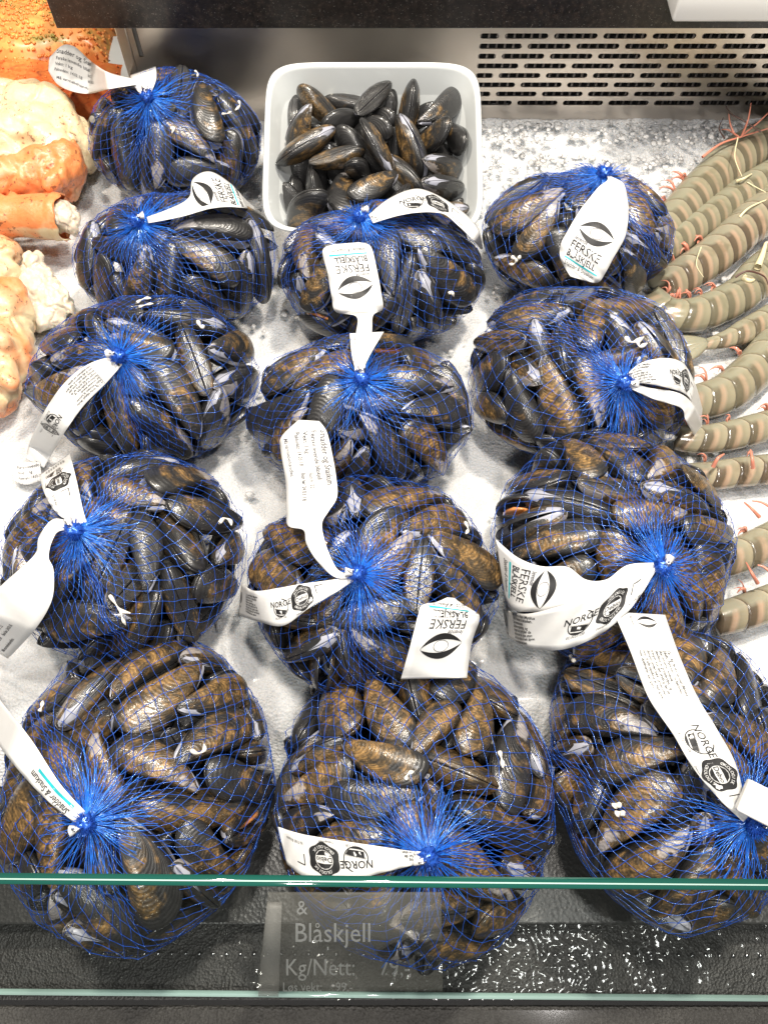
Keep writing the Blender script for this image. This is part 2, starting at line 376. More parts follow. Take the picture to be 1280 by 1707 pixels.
# ------------------------------------------------------------------ steel back panel with slots
def vent():
    Yp = .81
    root = empty('vent_panel', (.2, Yp, 0)); tag(root, 'brushed steel back panel with rows of dark slots behind the ice', 'vent panel')
    cu = bpy.data.curves.new('c', 'CURVE'); cu.dimensions = '2D'; cu.fill_mode = 'BOTH'; cu.extrude = .0007
    def spl(pts):
        s = cu.splines.new('POLY'); s.points.add(len(pts) - 1); s.use_cyclic_u = True
        for p, q in zip(s.points, pts): p.co = (q[0], q[1], 0, 1)
    xl = atY(214, 60, Yp).x
    spl([(xl, -.03), (.72, -.03), (.72, .135), (xl, .135)])
    r = .0028; per = .0505; L = .0445; x0 = .0985
    for row in range(8):
        z = .107 - row * .0108
        s = x0 + row * -.0002 - (per / 2 if row % 2 == 0 else 0)
        while s < .66:
            a = max(s, x0); b = s + L
            if b - a > .012:
                pts = [(b - r + r * math.cos(t), z + r * math.sin(t)) for t in np.linspace(-math.pi / 2, math.pi / 2, 8)] + [(a + r + r * math.cos(t), z + r * math.sin(t)) for t in np.linspace(math.pi / 2, 1.5 * math.pi, 8)]
                spl(pts)
            s += per
    spl([(xl + .006, .085), (xl + .0105, .085), (xl + .0105, .118), (xl + .006, .118)])
    ob = bpy.data.objects.new('t', cu); COL.objects.link(ob); bpy.context.view_layer.update()
    me = bpy.data.meshes.new_from_object(ob.evaluated_get(bpy.context.evaluated_depsgraph_get())); bpy.data.objects.remove(ob)
    me.transform(Matrix.Translation((0, Yp, 0)) @ Matrix.Rotation(math.pi / 2, 4, 'X')); me.materials.clear()
    link('perforated_sheet', me, root, M['steel'], smooth=False)
    link('duct', boxmesh('duct', (xl + .003, Yp + .022, -.03), (.72, Yp + .03, .135)), root, M['dark'], smooth=False)
    ps = []
    for k in range(70):
        x = .09 + k * .0088
        m = np.array([[x, Yp + .006, 0], [x + .0022, Yp + .006, 0], [x + .0022, Yp + .006, .13], [x, Yp + .006, .13], [x + .0022, Yp + .020, 0], [x + .0022, Yp + .020, .13]])
        ps.append((m, np.array([[0, 1, 2, 3], [1, 4, 5, 2]])))
    V, F = join(ps); link('cooling_fins', npmesh('fins', V, F), root, M['fin'], smooth=False)
    # side return of the steel box
    link('side_return', boxmesh('sr', (xl - .012, Yp - .0, -.03), (xl - .0005, Yp + .05, .135), .001), root, M['steel'], smooth=False)
vent()
a = atY(95, 48, .775); b = atY(70, -30, .775)
o = link('counter_shelf', boxmesh('cs', (a.x, .775, a.z), (.78, 1.05, a.z + .06), .0012), mat=M['granite'], smooth=False)
tag(o, 'black speckled stone shelf overhanging the steel back panel', 'shelf')
a = at(1119, 38, .118)
o = link('cutting_board', boxmesh('cb', (atY(1119, 38, .735).x, .735, atY(1119, 38, .735).z), (.62, .99, atY(1119, 38, .735).z + .028), .003, 3), mat=M['plastic'])
tag(o, 'thick white plastic board jutting over the stone shelf', 'board')

# ------------------------------------------------------------------ mussels
UMB = np.array([-.5, 0.0])
def outline(n=72, v=0):
    rng = random.Random(v)
    a = rng.uniform(.92, 1.08); b = rng.uniform(.90, 1.1); cv = rng.uniform(.02, .07)
    t = 1 - np.cos(np.linspace(0, math.pi / 2, n // 2)) if False else (np.linspace(0, 1, n // 2) ** 1.5)
    t = .5 - .5 * np.cos(np.linspace(0, math.pi, n // 2))
    top = .325 * a * t ** .60 * np.clip(1 - t ** 3.6, 0, 1) ** .5
    bot = -.262 * b * t ** .62 * np.clip(1 - t ** 4.5, 0, 1) ** .5
    bend = lambda tt: -cv * 4 * (tt - .5) ** 2 + cv
    x = -.5 + t
    up = np.stack([x, top + bend(t) - cv * .6], 1); lo = np.stack([x, bot + bend(t) - cv * .6], 1)
    return np.concatenate([up, lo[::-1][1:-1]])
def valve_mesh(v, side):
    rng = random.Random(v * 5 + 1)
    O = outline(72, v); U = O[0].copy(); U[0] -= .004
    G = np.concatenate([[0.015], np.linspace(.06, .86, 15), [.91, .95, .975, .99, 1.0]])
    th = rng.uniform(.92, 1.1)
    n = len(O)
    V = []; UV = []
    for g in G:
        for k in range(n):
            p = U + (O[k] - U) * g
            t = min(max(p[0] + .5, 0), 1)
            # section width at this t
            tt = min(max(t, 1e-4), 1 - 1e-4)
            top = .305 * tt ** .60 * (1 - tt ** 3.6) ** .5; bot = -.235 * tt ** .62 * (1 - tt ** 4.5) ** .5
            e = (1 - g ** 2.6)
            keel = math.exp(-((p[1] + .03) / .14) ** 2) * .25 + .75
            h = .250 * th * (t ** .42) * max(e, 0) ** .56 * keel * (1 - .22 * t * t)
            h += .0030 * math.sin(g * 34 + v) * min(1, e * 3) + .0045 * noise.noise((p[0] * 7 + v * 9, p[1] * 7, side)) * min(1, e * 2)
            hook = .03 * (1 - t) ** 6
            V.append((p[0], p[1] - hook, side * (h + .004))); UV.append((g, k / n))
    V = np.array(V); F = gridfaces(len(G), n, True)
    cap = len(V); V = np.concatenate([V, [[U[0], U[1] - .03, side * .012]]]); UV.append((0, 0))
    # inner surface
    m0 = len(V); inner = []
    for s_, off in ((.985, .0), (.90, .35), (.6, .78), (.1, .85)):
        for k in range(n):
            p = U + (O[k] - U) * s_; g = s_
            idx = (len(G) - 1 if s_ > .95 else 17 if s_ > .8 else 10 if s_ > .3 else 2)
            src = V[idx * n + k]
            inner.append((p[0], p[1], side * (max(abs(src[2]) - .022, .002) if s_ < .95 else .003))); UV.append((g, k / n))
    V = np.concatenate([V, inner])
    iF = []
    last = (len(G) - 1) * n
    for k in range(n):
        iF.append([last + k, m0 + k, m0 + (k + 1) % n, last + (k + 1) % n])
    for r_ in range(3):
        for k in range(n): iF.append([m0 + r_ * n + k, m0 + (r_ + 1) * n + k, m0 + (r_ + 1) * n + (k + 1) % n, m0 + r_ * n + (k + 1) % n])
    caps = [[cap, cap, 0, 0]]
    F = np.concatenate([F, np.array(iF)])
    if side < 0: pass
    tri = [[cap, (k + 1) % n, k] for k in range(n)]
    allF = [list(f) for f in F] + tri
    me = npmesh('valve', V, allF)
    uvl = me.uv_layers.new(name='growth'); UV = np.array(UV, dtype=np.float32)
    li = np.zeros(len(me.loops), dtype=np.int32); me.loops.foreach_get('vertex_index', li)
    uvl.data.foreach_set('uv', UV[li].ravel())
    me.materials.append(M['shell']); me.materials.append(M['nacre'])
    mi = np.zeros(len(me.polygons), dtype=np.int32); nf = len(gridfaces(len(G), n, True)); mi[nf + n: nf + 4 * n] = 1
    me.polygons.foreach_set('material_index', mi); me.polygons.foreach_set('use_smooth', [True] * len(me.polygons))
    bm = bmesh.new(); bm.from_mesh(me); bmesh.ops.recalc_face_normals(bm, faces=bm.faces); bm.to_mesh(me); bm.free()
    return me
NV = 7
VALVES = [(valve_mesh(v, 1), valve_mesh(v, -1)) for v in range(NV)]
def hullpts(v):
    O = outline(24, v); P = []
    for g, z in ((1, 0), (.8, .12), (.45, .19)):
        for o_ in O:
            p = np.array([-.5, 0]) + (o_ - np.array([-.5, 0])) * g; P += [(p[0], p[1], z * .9), (p[0], p[1], -z * .9)]
    return np.array(P)
HP = [hullpts(v) for v in range(NV)]

# bag, flag, position (0.1 mm), quaternion (thousandths), length (0.1 mm)
PACKED = [
(0,2,255,344,104,-766,-80,-76,633,528),(0,2,-80,-277,76,339,-16,29,-940,500),(0,1,-618,238,402,288,-525,655,461,564),(0,2,159,-326,141,-437,525,645,-342,607),(0,1,-571,6,543,-115,-227,484,837,654),(0,2,23,362,252,-830,-310,429,-177,587),
(0,2,16,202,119,-77,-29,-557,-827,544),(0,2,-271,139,158,-668,690,-271,-58,529),(0,1,330,57,446,533,630,-123,-551,629),(0,1,-577,-584,516,620,628,-301,361,686),(0,2,15,-393,367,392,-506,523,-563,598),(0,2,353,-379,82,71,667,-740,-47,500),
(0,2,-369,-493,83,52,-76,-995,-45,518),(0,2,190,-550,438,783,-188,-586,-89,684),(0,1,12,-416,610,-303,129,56,943,593),(0,2,594,-389,80,24,-547,836,33,500),(0,1,721,195,395,-257,723,-375,520,575),(0,2,119,521,207,-271,-537,123,789,504),
(0,2,531,-256,158,-572,-699,-409,-125,539),(0,2,-483,-401,378,227,618,311,686,548),(0,2,375,-19,112,-837,26,-136,-529,534),(0,1,581,454,411,-148,904,368,-158,616),(0,1,-460,479,392,-349,-51,611,-708,576),(0,2,-179,476,115,234,-56,-495,-835,542),
(0,2,-39,-67,142,88,385,-872,288,607),(0,2,503,339,160,-614,-682,-350,-187,634),(0,2,-301,-427,213,-544,-618,-548,-150,500),(0,2,-207,567,297,25,-46,-587,808,563),(0,2,-642,-50,208,-279,641,640,321,516),(0,1,-13,488,496,-754,469,127,-443,569),
(0,2,238,-366,338,-627,-618,-50,473,500),(0,2,590,134,189,599,-117,-410,-678,581),(0,1,586,-131,430,-724,-530,-409,165,578),(0,1,-302,-87,502,647,-750,-94,99,560),(0,2,538,-59,127,-142,429,-567,688,512),(0,2,-661,-452,285,-645,-470,-184,574,554),
(0,2,593,-482,226,-221,-177,-146,948,509),(0,2,-654,-299,162,333,534,207,749,500),(0,2,-356,19,238,-124,466,657,579,595),(0,2,-682,455,261,287,660,-489,-493,508),(0,1,530,-578,410,-156,193,-576,-779,656),(0,1,307,439,365,-314,-693,-292,-579,627),
(0,2,-352,-229,144,-214,590,-443,640,500),(0,2,-37,235,373,-838,-410,357,-47,598),(0,2,-263,348,415,299,73,-755,-579,508),(0,2,194,91,230,-701,-37,-528,478,582),(0,1,28,-13,580,342,360,413,763,583),(0,2,-559,5,84,902,60,17,-426,500),
(0,1,514,141,436,-10,-874,-21,-485,565),(0,2,-108,-205,503,324,512,-614,505,563),(0,2,-111,62,369,-349,8,580,-736,643),(0,2,-529,196,98,518,766,-347,-154,503),(0,2,-499,-197,225,408,603,122,675,628),(0,2,-495,493,88,-44,172,-984,-13,509),
(0,2,-407,314,162,149,-276,-639,-702,558),(0,2,419,534,150,-750,-579,185,-261,525),(0,1,579,-350,472,573,650,447,-221,674),(0,1,258,-167,363,672,635,-199,-325,617),(0,1,-247,-417,429,231,705,-667,65,738),(0,2,-108,-498,196,-229,892,170,-351,622),
(1,2,-1797,7203,363,-20,665,-349,660,619),(1,1,-1561,6804,581,-695,-335,430,-469,687),(1,2,-2163,6611,348,-487,257,432,714,654),(1,2,-2428,7367,176,-68,-81,117,-987,678),(1,1,-2540,6729,792,-516,488,-697,-101,725),(1,2,-2101,6891,333,-257,322,495,765,726),
(1,2,-2430,6952,179,63,-73,-175,-980,701),(1,2,-1862,7691,594,311,631,331,-629,641),(1,1,-1831,6594,662,132,97,-761,-628,648),(1,2,-1411,7204,443,-468,498,-685,253,667),(1,2,-2322,7654,850,882,-439,-137,-105,607),(1,1,-2755,6935,832,872,104,-416,234,596),
(1,2,-2590,7371,928,309,617,724,6,690),(1,1,-2242,7421,1025,-314,24,189,930,658),(1,2,-1850,7443,913,-358,-200,-824,-392,698),(1,1,-2176,6607,831,-369,652,595,290,606),(1,1,-1875,6719,910,201,-233,-902,-303,598),(1,2,-2497,7328,459,-28,-291,340,-894,621),
(1,2,-1551,7466,745,174,313,416,836,712),(1,1,-2247,6915,992,190,143,867,-438,662),(1,2,-2166,7776,651,88,-15,-663,-743,548),(1,2,-1609,7065,253,-584,459,-138,655,642),(1,1,-1457,7106,752,479,-281,-828,83,736),(1,1,-1824,6713,320,497,-70,-444,-742,734),
(1,2,-2403,6717,286,240,-230,-354,-874,711),(1,2,-2764,6858,446,577,446,-684,10,655),(1,2,-2798,7301,830,394,-429,-28,812,550),(1,2,-2806,7398,483,-791,-394,-434,-178,675),(1,1,-2004,7174,969,507,-481,631,-338,770),(1,2,-2842,7097,586,-589,453,564,359,682),
(1,1,-2318,6694,649,-369,-702,-59,-607,688),(1,1,-1734,7013,982,16,801,-552,-233,709),(1,2,-2248,7141,235,-37,160,620,767,653),(1,2,-2010,7351,253,160,310,-698,625,627),(1,1,-2334,7101,1050,108,973,84,188,622),(2,2,-1836,5034,387,-399,-482,-701,341,742),
(2,2,-1879,5514,297,-241,382,-85,888,692),(2,1,-2522,5158,643,-220,759,254,558,635),(2,1,-2143,5063,824,457,275,368,-762,588),(2,2,-2305,5026,577,544,-275,-789,-77,547),(2,2,-1814,5834,189,-163,-104,112,-975,671),(2,1,-2335,5305,930,-208,952,-162,154,617),
(2,1,-2679,5414,731,409,456,-86,-786,613),(2,1,-1894,5062,804,-701,-198,401,-556,667),(2,1,-1590,5214,888,921,287,147,-220,730),(2,2,-2743,5589,439,-357,741,389,-415,538),(2,2,-2140,5994,461,-74,250,-765,-589,791),(2,1,-2380,5688,891,769,-96,-217,-593,708),
(2,2,-2667,5704,677,431,785,303,325,639),(2,2,-1353,5838,389,-276,-29,-869,-411,757),(2,2,-2211,5928,789,840,-355,-278,-302,671),(2,2,-2296,5141,296,253,865,311,-300,715),(2,2,-1939,5819,451,370,289,-508,-722,677),(2,1,-1374,5767,813,907,-277,294,122,741),
(2,2,-1591,5949,542,-461,-38,-884,63,739),(2,1,-1786,5694,993,129,63,214,966,611),(2,2,-2079,4980,460,528,-499,-381,-572,630),(2,1,-1511,5464,964,-984,-25,-148,-96,692),(2,2,-1633,5337,301,-832,-362,-421,4,656),(2,1,-1177,5469,575,359,626,55,-690,800),
(2,2,-2497,5515,184,163,220,4,962,529),(2,2,-1614,5098,245,-753,282,290,519,535),(2,2,-2225,5633,224,783,213,289,509,707),(2,1,-1343,5219,541,-320,-444,-356,757,787),(2,2,-1886,5420,828,109,551,-261,-785,655),(2,2,-1860,5949,828,167,362,829,-393,645),
(2,1,-2076,5526,1012,44,-853,515,-70,681),(2,1,-1565,5009,610,-235,-368,529,-728,646),(2,2,-2547,5308,298,332,102,-916,200,675),(2,2,-1676,5966,738,166,-451,-67,874,596),(2,2,-2478,5769,360,92,-635,-475,-602,698),(3,2,-1859,4609,243,-856,-301,-26,419,758),
(3,2,-1635,4185,248,23,-18,-706,708,692),(3,1,-2439,4062,978,-70,983,14,170,594),(3,2,-2529,4073,205,-105,444,827,-328,658),(3,1,-2354,3736,877,245,-468,827,192,648),(3,2,-1714,3940,396,632,571,-482,206,655),(3,1,-1656,3751,843,292,-427,-839,-169,709),
(3,2,-2564,4670,410,-754,-237,-479,382,587),(3,2,-1917,3629,351,188,-666,194,-696,733),(3,2,-2111,3791,304,-495,772,398,-32,658),(3,1,-2830,4134,558,539,503,-578,349,728),(3,1,-1551,4100,895,440,-346,-607,564,713),(3,2,-2114,4135,369,-405,-824,-14,-396,785),
(3,1,-1805,3596,690,450,-111,-871,160,694),(3,2,-2288,4295,200,-550,627,536,-134,608),(3,2,-1471,3972,230,128,955,-132,231,673),(3,1,-2618,3867,856,120,261,193,-938,616),(3,1,-1425,3750,548,136,-598,336,715,698),(3,2,-1572,4675,364,-415,23,499,-760,583),
(3,2,-1873,4764,616,591,-339,-542,-492,701),(3,1,-1941,4112,1042,-80,988,-131,-22,555),(3,1,-1253,4058,611,-684,-421,-595,-15,741),(3,2,-2760,4412,359,-904,-199,-379,-15,688),(3,1,-1325,4356,711,-34,780,387,-490,758),(3,2,-1401,4361,257,298,-82,942,130,624),
(3,1,-2026,3902,1009,134,-887,442,31,534),(3,1,-1979,4292,916,685,655,157,-279,654),(3,2,-2357,4506,561,0,856,-477,-197,798),(3,1,-2235,3544,439,-293,-317,720,-543,707),(3,1,-1721,4516,862,-87,59,585,804,755),(3,2,-1689,3732,242,-566,243,-190,-764,613),
(3,2,-2600,4287,515,-374,503,677,-386,635),(3,2,-2601,4586,759,-863,222,377,254,648),(3,1,-2114,3653,779,-735,171,-603,260,746),(3,2,-2150,4822,545,-380,-378,-547,642,633),(3,2,-1905,3986,778,220,233,180,-930,651),(3,2,-2705,3843,473,885,229,325,-242,775),
(3,1,-2272,4218,900,-436,139,536,-709,668),(3,2,-1551,4706,664,776,-479,377,164,583),(3,2,-2233,4718,799,333,860,-318,218,655),(3,1,-2725,4334,800,-901,50,355,243,724),(3,1,-2491,3690,523,-331,785,-190,-488,748),(3,1,-2190,4488,976,44,-232,-416,878,506),
(4,1,-2087,1864,408,127,693,-413,577,687),(4,2,-2307,2471,213,-126,705,-690,-108,709),(4,2,-2780,2423,574,-566,487,-513,423,607),(4,2,-2282,2222,671,-184,-473,-635,-582,720),(4,1,-2572,2541,881,-323,-272,-62,904,687),(4,2,-2135,2754,749,-18,-444,-545,710,721),
(4,2,-1685,2170,194,-860,54,160,481,688),(4,2,-2077,3141,654,-16,725,119,-678,746),(4,2,-1297,2582,301,-624,247,269,-691,609),(4,1,-1779,1887,673,-148,-864,-244,-415,785),(4,1,-1532,2504,864,-775,465,-157,400,748),(4,1,-2493,2916,832,-72,493,-781,377,631),
(4,1,-1333,2707,809,122,-395,-129,-901,699),(4,1,-1842,2761,1044,-184,-60,-112,-975,557),(4,1,-2098,1881,808,124,-58,902,410,709),(4,1,-2512,2134,793,82,828,-425,-357,654),(4,2,-1340,2914,492,-744,-255,568,-242,631),(4,1,-1470,2051,747,-618,95,662,-413,642),
(4,2,-2319,1923,440,750,312,581,44,675),(4,1,-1258,2241,588,-623,-27,740,253,676),(4,1,-1676,2308,1033,-147,615,775,7,569),(4,2,-1930,2140,267,519,510,398,559,653),(4,2,-2316,2662,861,-542,587,-596,81,583),(4,1,-1174,2501,614,702,244,644,183,587),
(4,1,-1705,1892,405,36,-877,76,-473,647),(4,2,-1676,2431,321,-641,-654,400,-33,726),(4,2,-2662,2840,617,-636,-543,-517,-184,711),(4,2,-2307,3163,503,-408,252,708,518,631),(4,1,-2092,2590,1061,998,-15,-60,-14,624),(4,1,-2219,2914,964,519,-246,114,811,616),
(4,1,-2269,2374,1017,-56,-124,-74,988,679),(4,2,-1894,2511,815,430,58,805,-405,731),(4,2,-1569,3053,377,488,441,180,-731,671),(4,1,-1869,3020,866,288,181,-778,-528,691),(4,1,-1561,2968,803,385,349,-840,155,768),(4,2,-2149,2674,143,73,-956,283,-37,531),
(4,2,-1529,2586,181,-557,80,222,-796,657),(4,2,-2581,2081,518,-287,-802,7,523,711),(4,1,-1792,2194,845,633,-500,-108,581,698),(4,1,-2234,2125,977,-192,318,-918,-137,594),(4,1,-1400,2064,387,694,-439,-37,570,623),(4,2,-1813,3177,510,341,-581,-488,-555,725),
(4,1,-1972,2253,961,-441,278,-811,266,715),(5,2,-2051,817,-44,-585,720,373,15,764),(5,1,-2295,261,395,792,210,-536,205,679),(5,1,-1156,1101,660,903,3,315,291,688),(5,2,-1535,841,-115,572,774,-261,70,727),(5,1,-2008,1112,677,-308,-219,-498,781,699),
(5,2,-1927,692,406,944,247,148,-160,769),(5,1,-1629,766,644,-744,13,577,335,595),(5,1,-1513,1375,713,404,-172,-118,-891,755),(5,1,-1806,487,684,-524,252,196,-790,752),(5,2,-1744,1311,509,-866,19,-497,-54,729),(5,1,-1337,36,249,-517,146,680,499,635),
(5,1,-1217,221,442,-386,-687,-147,598,637),(5,1,-2072,71,382,-518,-369,-517,573,681),(5,2,-1909,1812,371,388,712,-388,438,639),(5,2,-1352,1235,541,-640,257,-578,-436,548),(5,1,-975,605,317,551,-511,270,602,692),(5,1,-993,1350,263,-566,-130,-725,-371,649),
(5,1,-2017,1416,669,563,612,543,123,668),(5,2,-1464,1708,7,189,-58,921,336,578),(5,1,-1475,905,808,120,-199,-973,18,641),(5,1,-1280,643,649,87,241,-483,837,754),(5,1,-1504,301,673,-808,-119,-222,532,757),(5,2,-1754,1012,591,612,720,-31,327,700),
(5,2,-2410,1249,143,626,-547,519,199,701),(5,2,-1476,532,-179,334,-37,19,942,671),(5,1,-1674,1599,642,-828,222,-179,-482,720),(5,1,-1140,403,579,-342,-370,88,-859,569),(5,2,-1295,512,10,389,-659,112,-634,640),(5,2,-1129,619,-88,-51,865,-359,347,646),
(5,2,-2497,1028,226,-376,-581,176,-700,721),(5,2,-1423,305,-42,632,610,-446,175,601),(5,2,-2115,261,2,24,884,277,-377,791),(5,1,-933,1089,286,402,547,-555,480,622),(5,1,-2358,576,533,-29,836,376,399,800),(5,2,-2046,1347,126,-82,642,-748,-151,667),
(5,2,-2453,677,120,809,-56,496,311,776),(5,1,-1796,858,846,28,-836,546,-42,556),(5,2,-1644,218,153,40,700,-462,543,714),(5,2,-2193,1227,455,-616,-308,-592,418,610),(5,1,-1771,88,569,-850,-331,-126,390,719),(5,1,-1819,-67,272,467,732,244,-431,633),
(5,2,-2372,819,337,900,-238,109,348,649),(5,2,-1704,1810,174,616,-661,-371,-217,741),(5,1,-2072,448,715,-679,-5,258,-688,642),(5,1,-1344,1723,386,-349,-687,-420,479,638),(5,2,-2331,446,1,91,882,234,-399,651),(5,1,-1059,321,172,785,-355,-507,16,608),
(5,2,-1506,491,428,96,372,-917,-106,763),(5,2,-1080,900,-3,761,-493,-358,-226,752),(5,1,-1371,976,510,-625,453,-626,-115,741),(5,2,-2299,1486,260,782,71,-573,236,760),(5,2,-1214,1575,212,614,-303,-636,-356,600),(5,1,-2048,843,779,-125,-396,-906,-84,693),
(5,1,-978,849,503,-65,-468,-6,-881,672),(5,2,-1195,1089,60,301,668,-386,560,672),(5,2,-1517,173,-91,323,-222,239,888,570),(5,1,-2316,1352,589,302,-215,894,-253,577),(5,2,-1536,-61,169,-488,-623,-532,302,526),(5,1,-1192,1406,583,-68,-871,-300,384,666),
(5,2,-2064,377,407,778,-412,472,35,614),(5,1,-2392,998,596,314,-421,827,-202,674),(5,2,-2107,1692,406,689,-78,660,290,614),(6,2,-72,4864,293,418,811,-371,172,640),(6,2,-675,5695,728,833,-437,-212,264,630),(6,1,397,4915,661,233,745,100,-617,679),
(6,2,-273,5753,304,-223,-645,415,601,725),(6,2,579,5269,269,385,104,720,568,660),(6,2,671,5631,589,213,704,253,-629,687),(6,1,-774,5160,525,0,680,257,-687,705),(6,1,172,4976,729,-731,232,542,-342,715),(6,1,-546,5016,818,-377,-354,-180,836,612),
(6,2,-344,5630,843,876,465,108,-71,700),(6,2,303,5135,505,-309,-75,-523,791,669),(6,2,-841,5551,502,357,401,-649,-538,631),(6,1,621,5421,856,76,957,-50,-277,626),(6,1,-485,4881,416,-44,232,544,805,605),(6,2,791,5274,511,-413,597,335,601,575),
(6,1,-126,4786,603,-716,-544,321,-298,674),(6,2,446,5068,274,-324,-302,-896,27,720),(6,1,-388,5247,814,-600,-665,-103,433,654),(6,2,438,5718,334,-476,442,-759,-41,718),(6,2,-612,5679,309,-848,-390,-159,-320,644),(6,1,41,5085,980,-687,-143,131,-700,605),
(6,1,14,5627,993,189,860,-471,53,571),(6,2,-28,5078,214,48,-279,-749,-599,617),(6,1,552,5103,787,-229,897,-162,-342,764),(6,2,-547,5453,179,-458,140,-130,868,655),(6,2,359,5860,725,439,491,-695,288,552),(6,2,-449,5079,316,471,-859,2,-201,670),
(6,1,-687,5315,857,-666,176,216,-692,645),(6,1,-293,5452,1004,66,989,-91,95,639),(6,2,228,5654,908,502,210,704,456,628),(6,2,483,5674,797,-474,612,-39,-631,615),(6,2,257,4841,386,-426,-522,-665,322,595),(6,2,28,5303,226,-26,-483,-676,-556,649),
(6,2,47,5333,811,291,24,-815,-501,720),(6,2,182,5892,489,579,-407,645,288,700),(6,2,-52,5872,590,781,44,-613,-114,749),(6,1,284,5329,1005,23,-991,116,69,549),(6,2,-357,5883,632,466,806,-165,326,704),(6,1,-294,4935,806,-223,817,420,327,734),
(7,2,-830,3507,375,239,503,-543,629,616),(7,2,592,3947,553,-618,507,-540,264,666),(7,1,-438,3905,997,-963,93,52,-246,664),(7,2,-878,4038,423,-184,-546,73,-814,691),(7,1,-471,3496,918,-131,814,529,202,713),(7,2,358,3849,208,-116,912,-318,232,682),
(7,1,-42,4239,858,880,-335,183,281,682),(7,1,286,3842,952,2,189,32,981,596),(7,1,469,3562,427,-396,182,-854,-285,708),(7,2,-714,4242,686,560,742,365,57,649),(7,2,125,3781,352,547,-479,687,10,734),(7,2,14,3371,364,-152,638,-246,713,755),
(7,1,-746,3442,804,360,-359,827,241,564),(7,2,-592,4097,287,-525,136,704,-458,756),(7,1,-680,3337,527,-601,-289,-729,155,626),(7,2,-463,4095,797,764,610,-4,-211,603),(7,2,222,3320,405,462,-503,210,700,655),(7,2,-540,3465,235,-660,252,-80,-703,689),
(7,2,-338,3386,316,648,350,598,317,736),(7,1,-851,3680,748,-126,-371,-318,863,800),(7,1,-190,3189,644,-397,516,-587,-482,575),(7,1,-419,3239,683,-338,-304,-537,710,646),(7,1,-84,3887,965,-534,722,152,-413,694),(7,1,-733,3982,892,160,217,-196,-943,635),
(7,2,156,3601,755,-107,820,264,-496,558),(7,1,-312,4336,772,-221,54,454,861,655),(7,2,-408,4336,411,-615,-337,-436,564,668),(7,2,360,4162,347,825,425,-146,-344,645),(7,1,-147,3570,744,449,-751,-155,459,758),(7,2,57,4089,225,269,637,494,527,722),
(7,1,-47,3616,1002,16,987,133,-89,603),(7,1,546,3888,763,-85,405,853,317,504),(7,1,307,4156,734,-270,495,17,826,721),(7,2,-882,3764,333,-649,-679,-79,334,694),(7,2,-143,3467,233,-466,599,411,-505,715),(7,1,332,3390,692,444,-229,-820,-279,680),
(7,1,398,3619,852,941,149,288,92,650),(7,1,-6,3324,824,824,252,314,-399,655),(7,2,-511,3771,333,-652,631,93,409,737),(8,1,-514,1721,771,173,-375,357,838,605),(8,1,335,1710,597,-227,-470,-119,844,774),(8,1,-236,2840,778,-658,-164,-688,-257,795),
(8,1,503,2054,878,855,-14,332,-398,669),(8,1,-397,2204,1007,153,481,-609,-611,609),(8,1,7,2199,1068,403,-22,53,-914,632),(8,2,26,1571,431,-325,-527,-641,452,664),(8,2,391,1924,318,-254,800,-265,474,800),(8,2,373,2315,181,-71,916,-376,122,686),
(8,1,571,2333,832,-88,-921,80,371,736),(8,1,364,2596,910,124,909,295,-267,706),(8,1,-204,1608,669,-170,-592,-162,-771,742),(8,2,675,2323,417,298,-455,-185,818,673),(8,2,-633,1771,383,-623,503,0,599,625),(8,1,-759,2190,820,351,291,876,155,756),
(8,2,186,2415,727,-38,373,805,-459,636),(8,1,-417,1607,518,9,719,-78,691,614),(8,1,-648,2474,883,33,923,-232,305,740),(8,2,663,2017,459,-88,720,-353,590,608),(8,1,-581,1911,842,485,869,-94,-31,599),(8,1,-791,1957,517,-287,683,-90,665,706),
(8,1,239,2155,998,528,-519,-397,543,635),(8,2,460,2814,480,186,-722,-318,-585,580),(8,1,-475,2648,827,-155,-433,-471,753,744),(8,1,53,1645,834,-369,886,-222,-173,688),(8,2,79,1892,228,-295,280,568,-716,733),(8,1,141,2773,886,184,237,-926,231,752),
(8,2,-434,2822,333,890,387,100,217,753),(8,2,91,2493,386,534,247,-170,790,697),(8,2,-659,2205,243,-618,-299,588,428,569),(8,1,-495,2896,666,714,-316,-501,-374,634),(8,2,224,2905,453,-659,-39,671,-339,673),(8,2,-289,2051,765,314,-342,850,247,639),
(8,2,-37,2990,612,689,349,-609,181,650),(8,2,-835,2586,527,665,544,374,349,620),(8,1,-114,1870,983,25,991,99,83,628),(8,1,-81,2398,1009,-828,-395,-95,-388,671),(8,1,116,1988,785,315,883,-341,73,786),(8,2,-220,2510,870,-474,736,-94,-473,570),
(8,2,93,2150,139,12,-507,-862,-5,512),(8,2,626,2585,590,-685,37,-698,-203,660),(8,2,-546,2548,259,291,-123,-612,-725,726),(8,2,-850,2276,396,-217,486,-137,836,643),(8,1,-325,2021,1046,111,-489,863,58,513),(8,2,-484,1907,276,-280,836,-227,414,611),
(9,1,13,314,703,-172,598,-759,190,705),(9,2,176,312,528,590,213,728,276,635),(9,1,-356,53,223,646,586,-490,-7,584),(9,1,-507,561,605,-387,147,-910,-26,569),(9,2,449,1647,325,-506,-631,-358,466,703),(9,2,-184,1116,148,424,-624,-653,-60,699),
(9,1,557,298,724,336,233,-120,905,689),(9,2,312,329,79,538,-290,-519,-598,689),(9,2,922,744,-39,-918,85,367,-120,662),(9,1,0,926,851,28,980,-170,96,620),(9,1,57,-104,263,371,534,514,-559,740),(9,1,-492,1317,318,-124,549,-480,673,660),
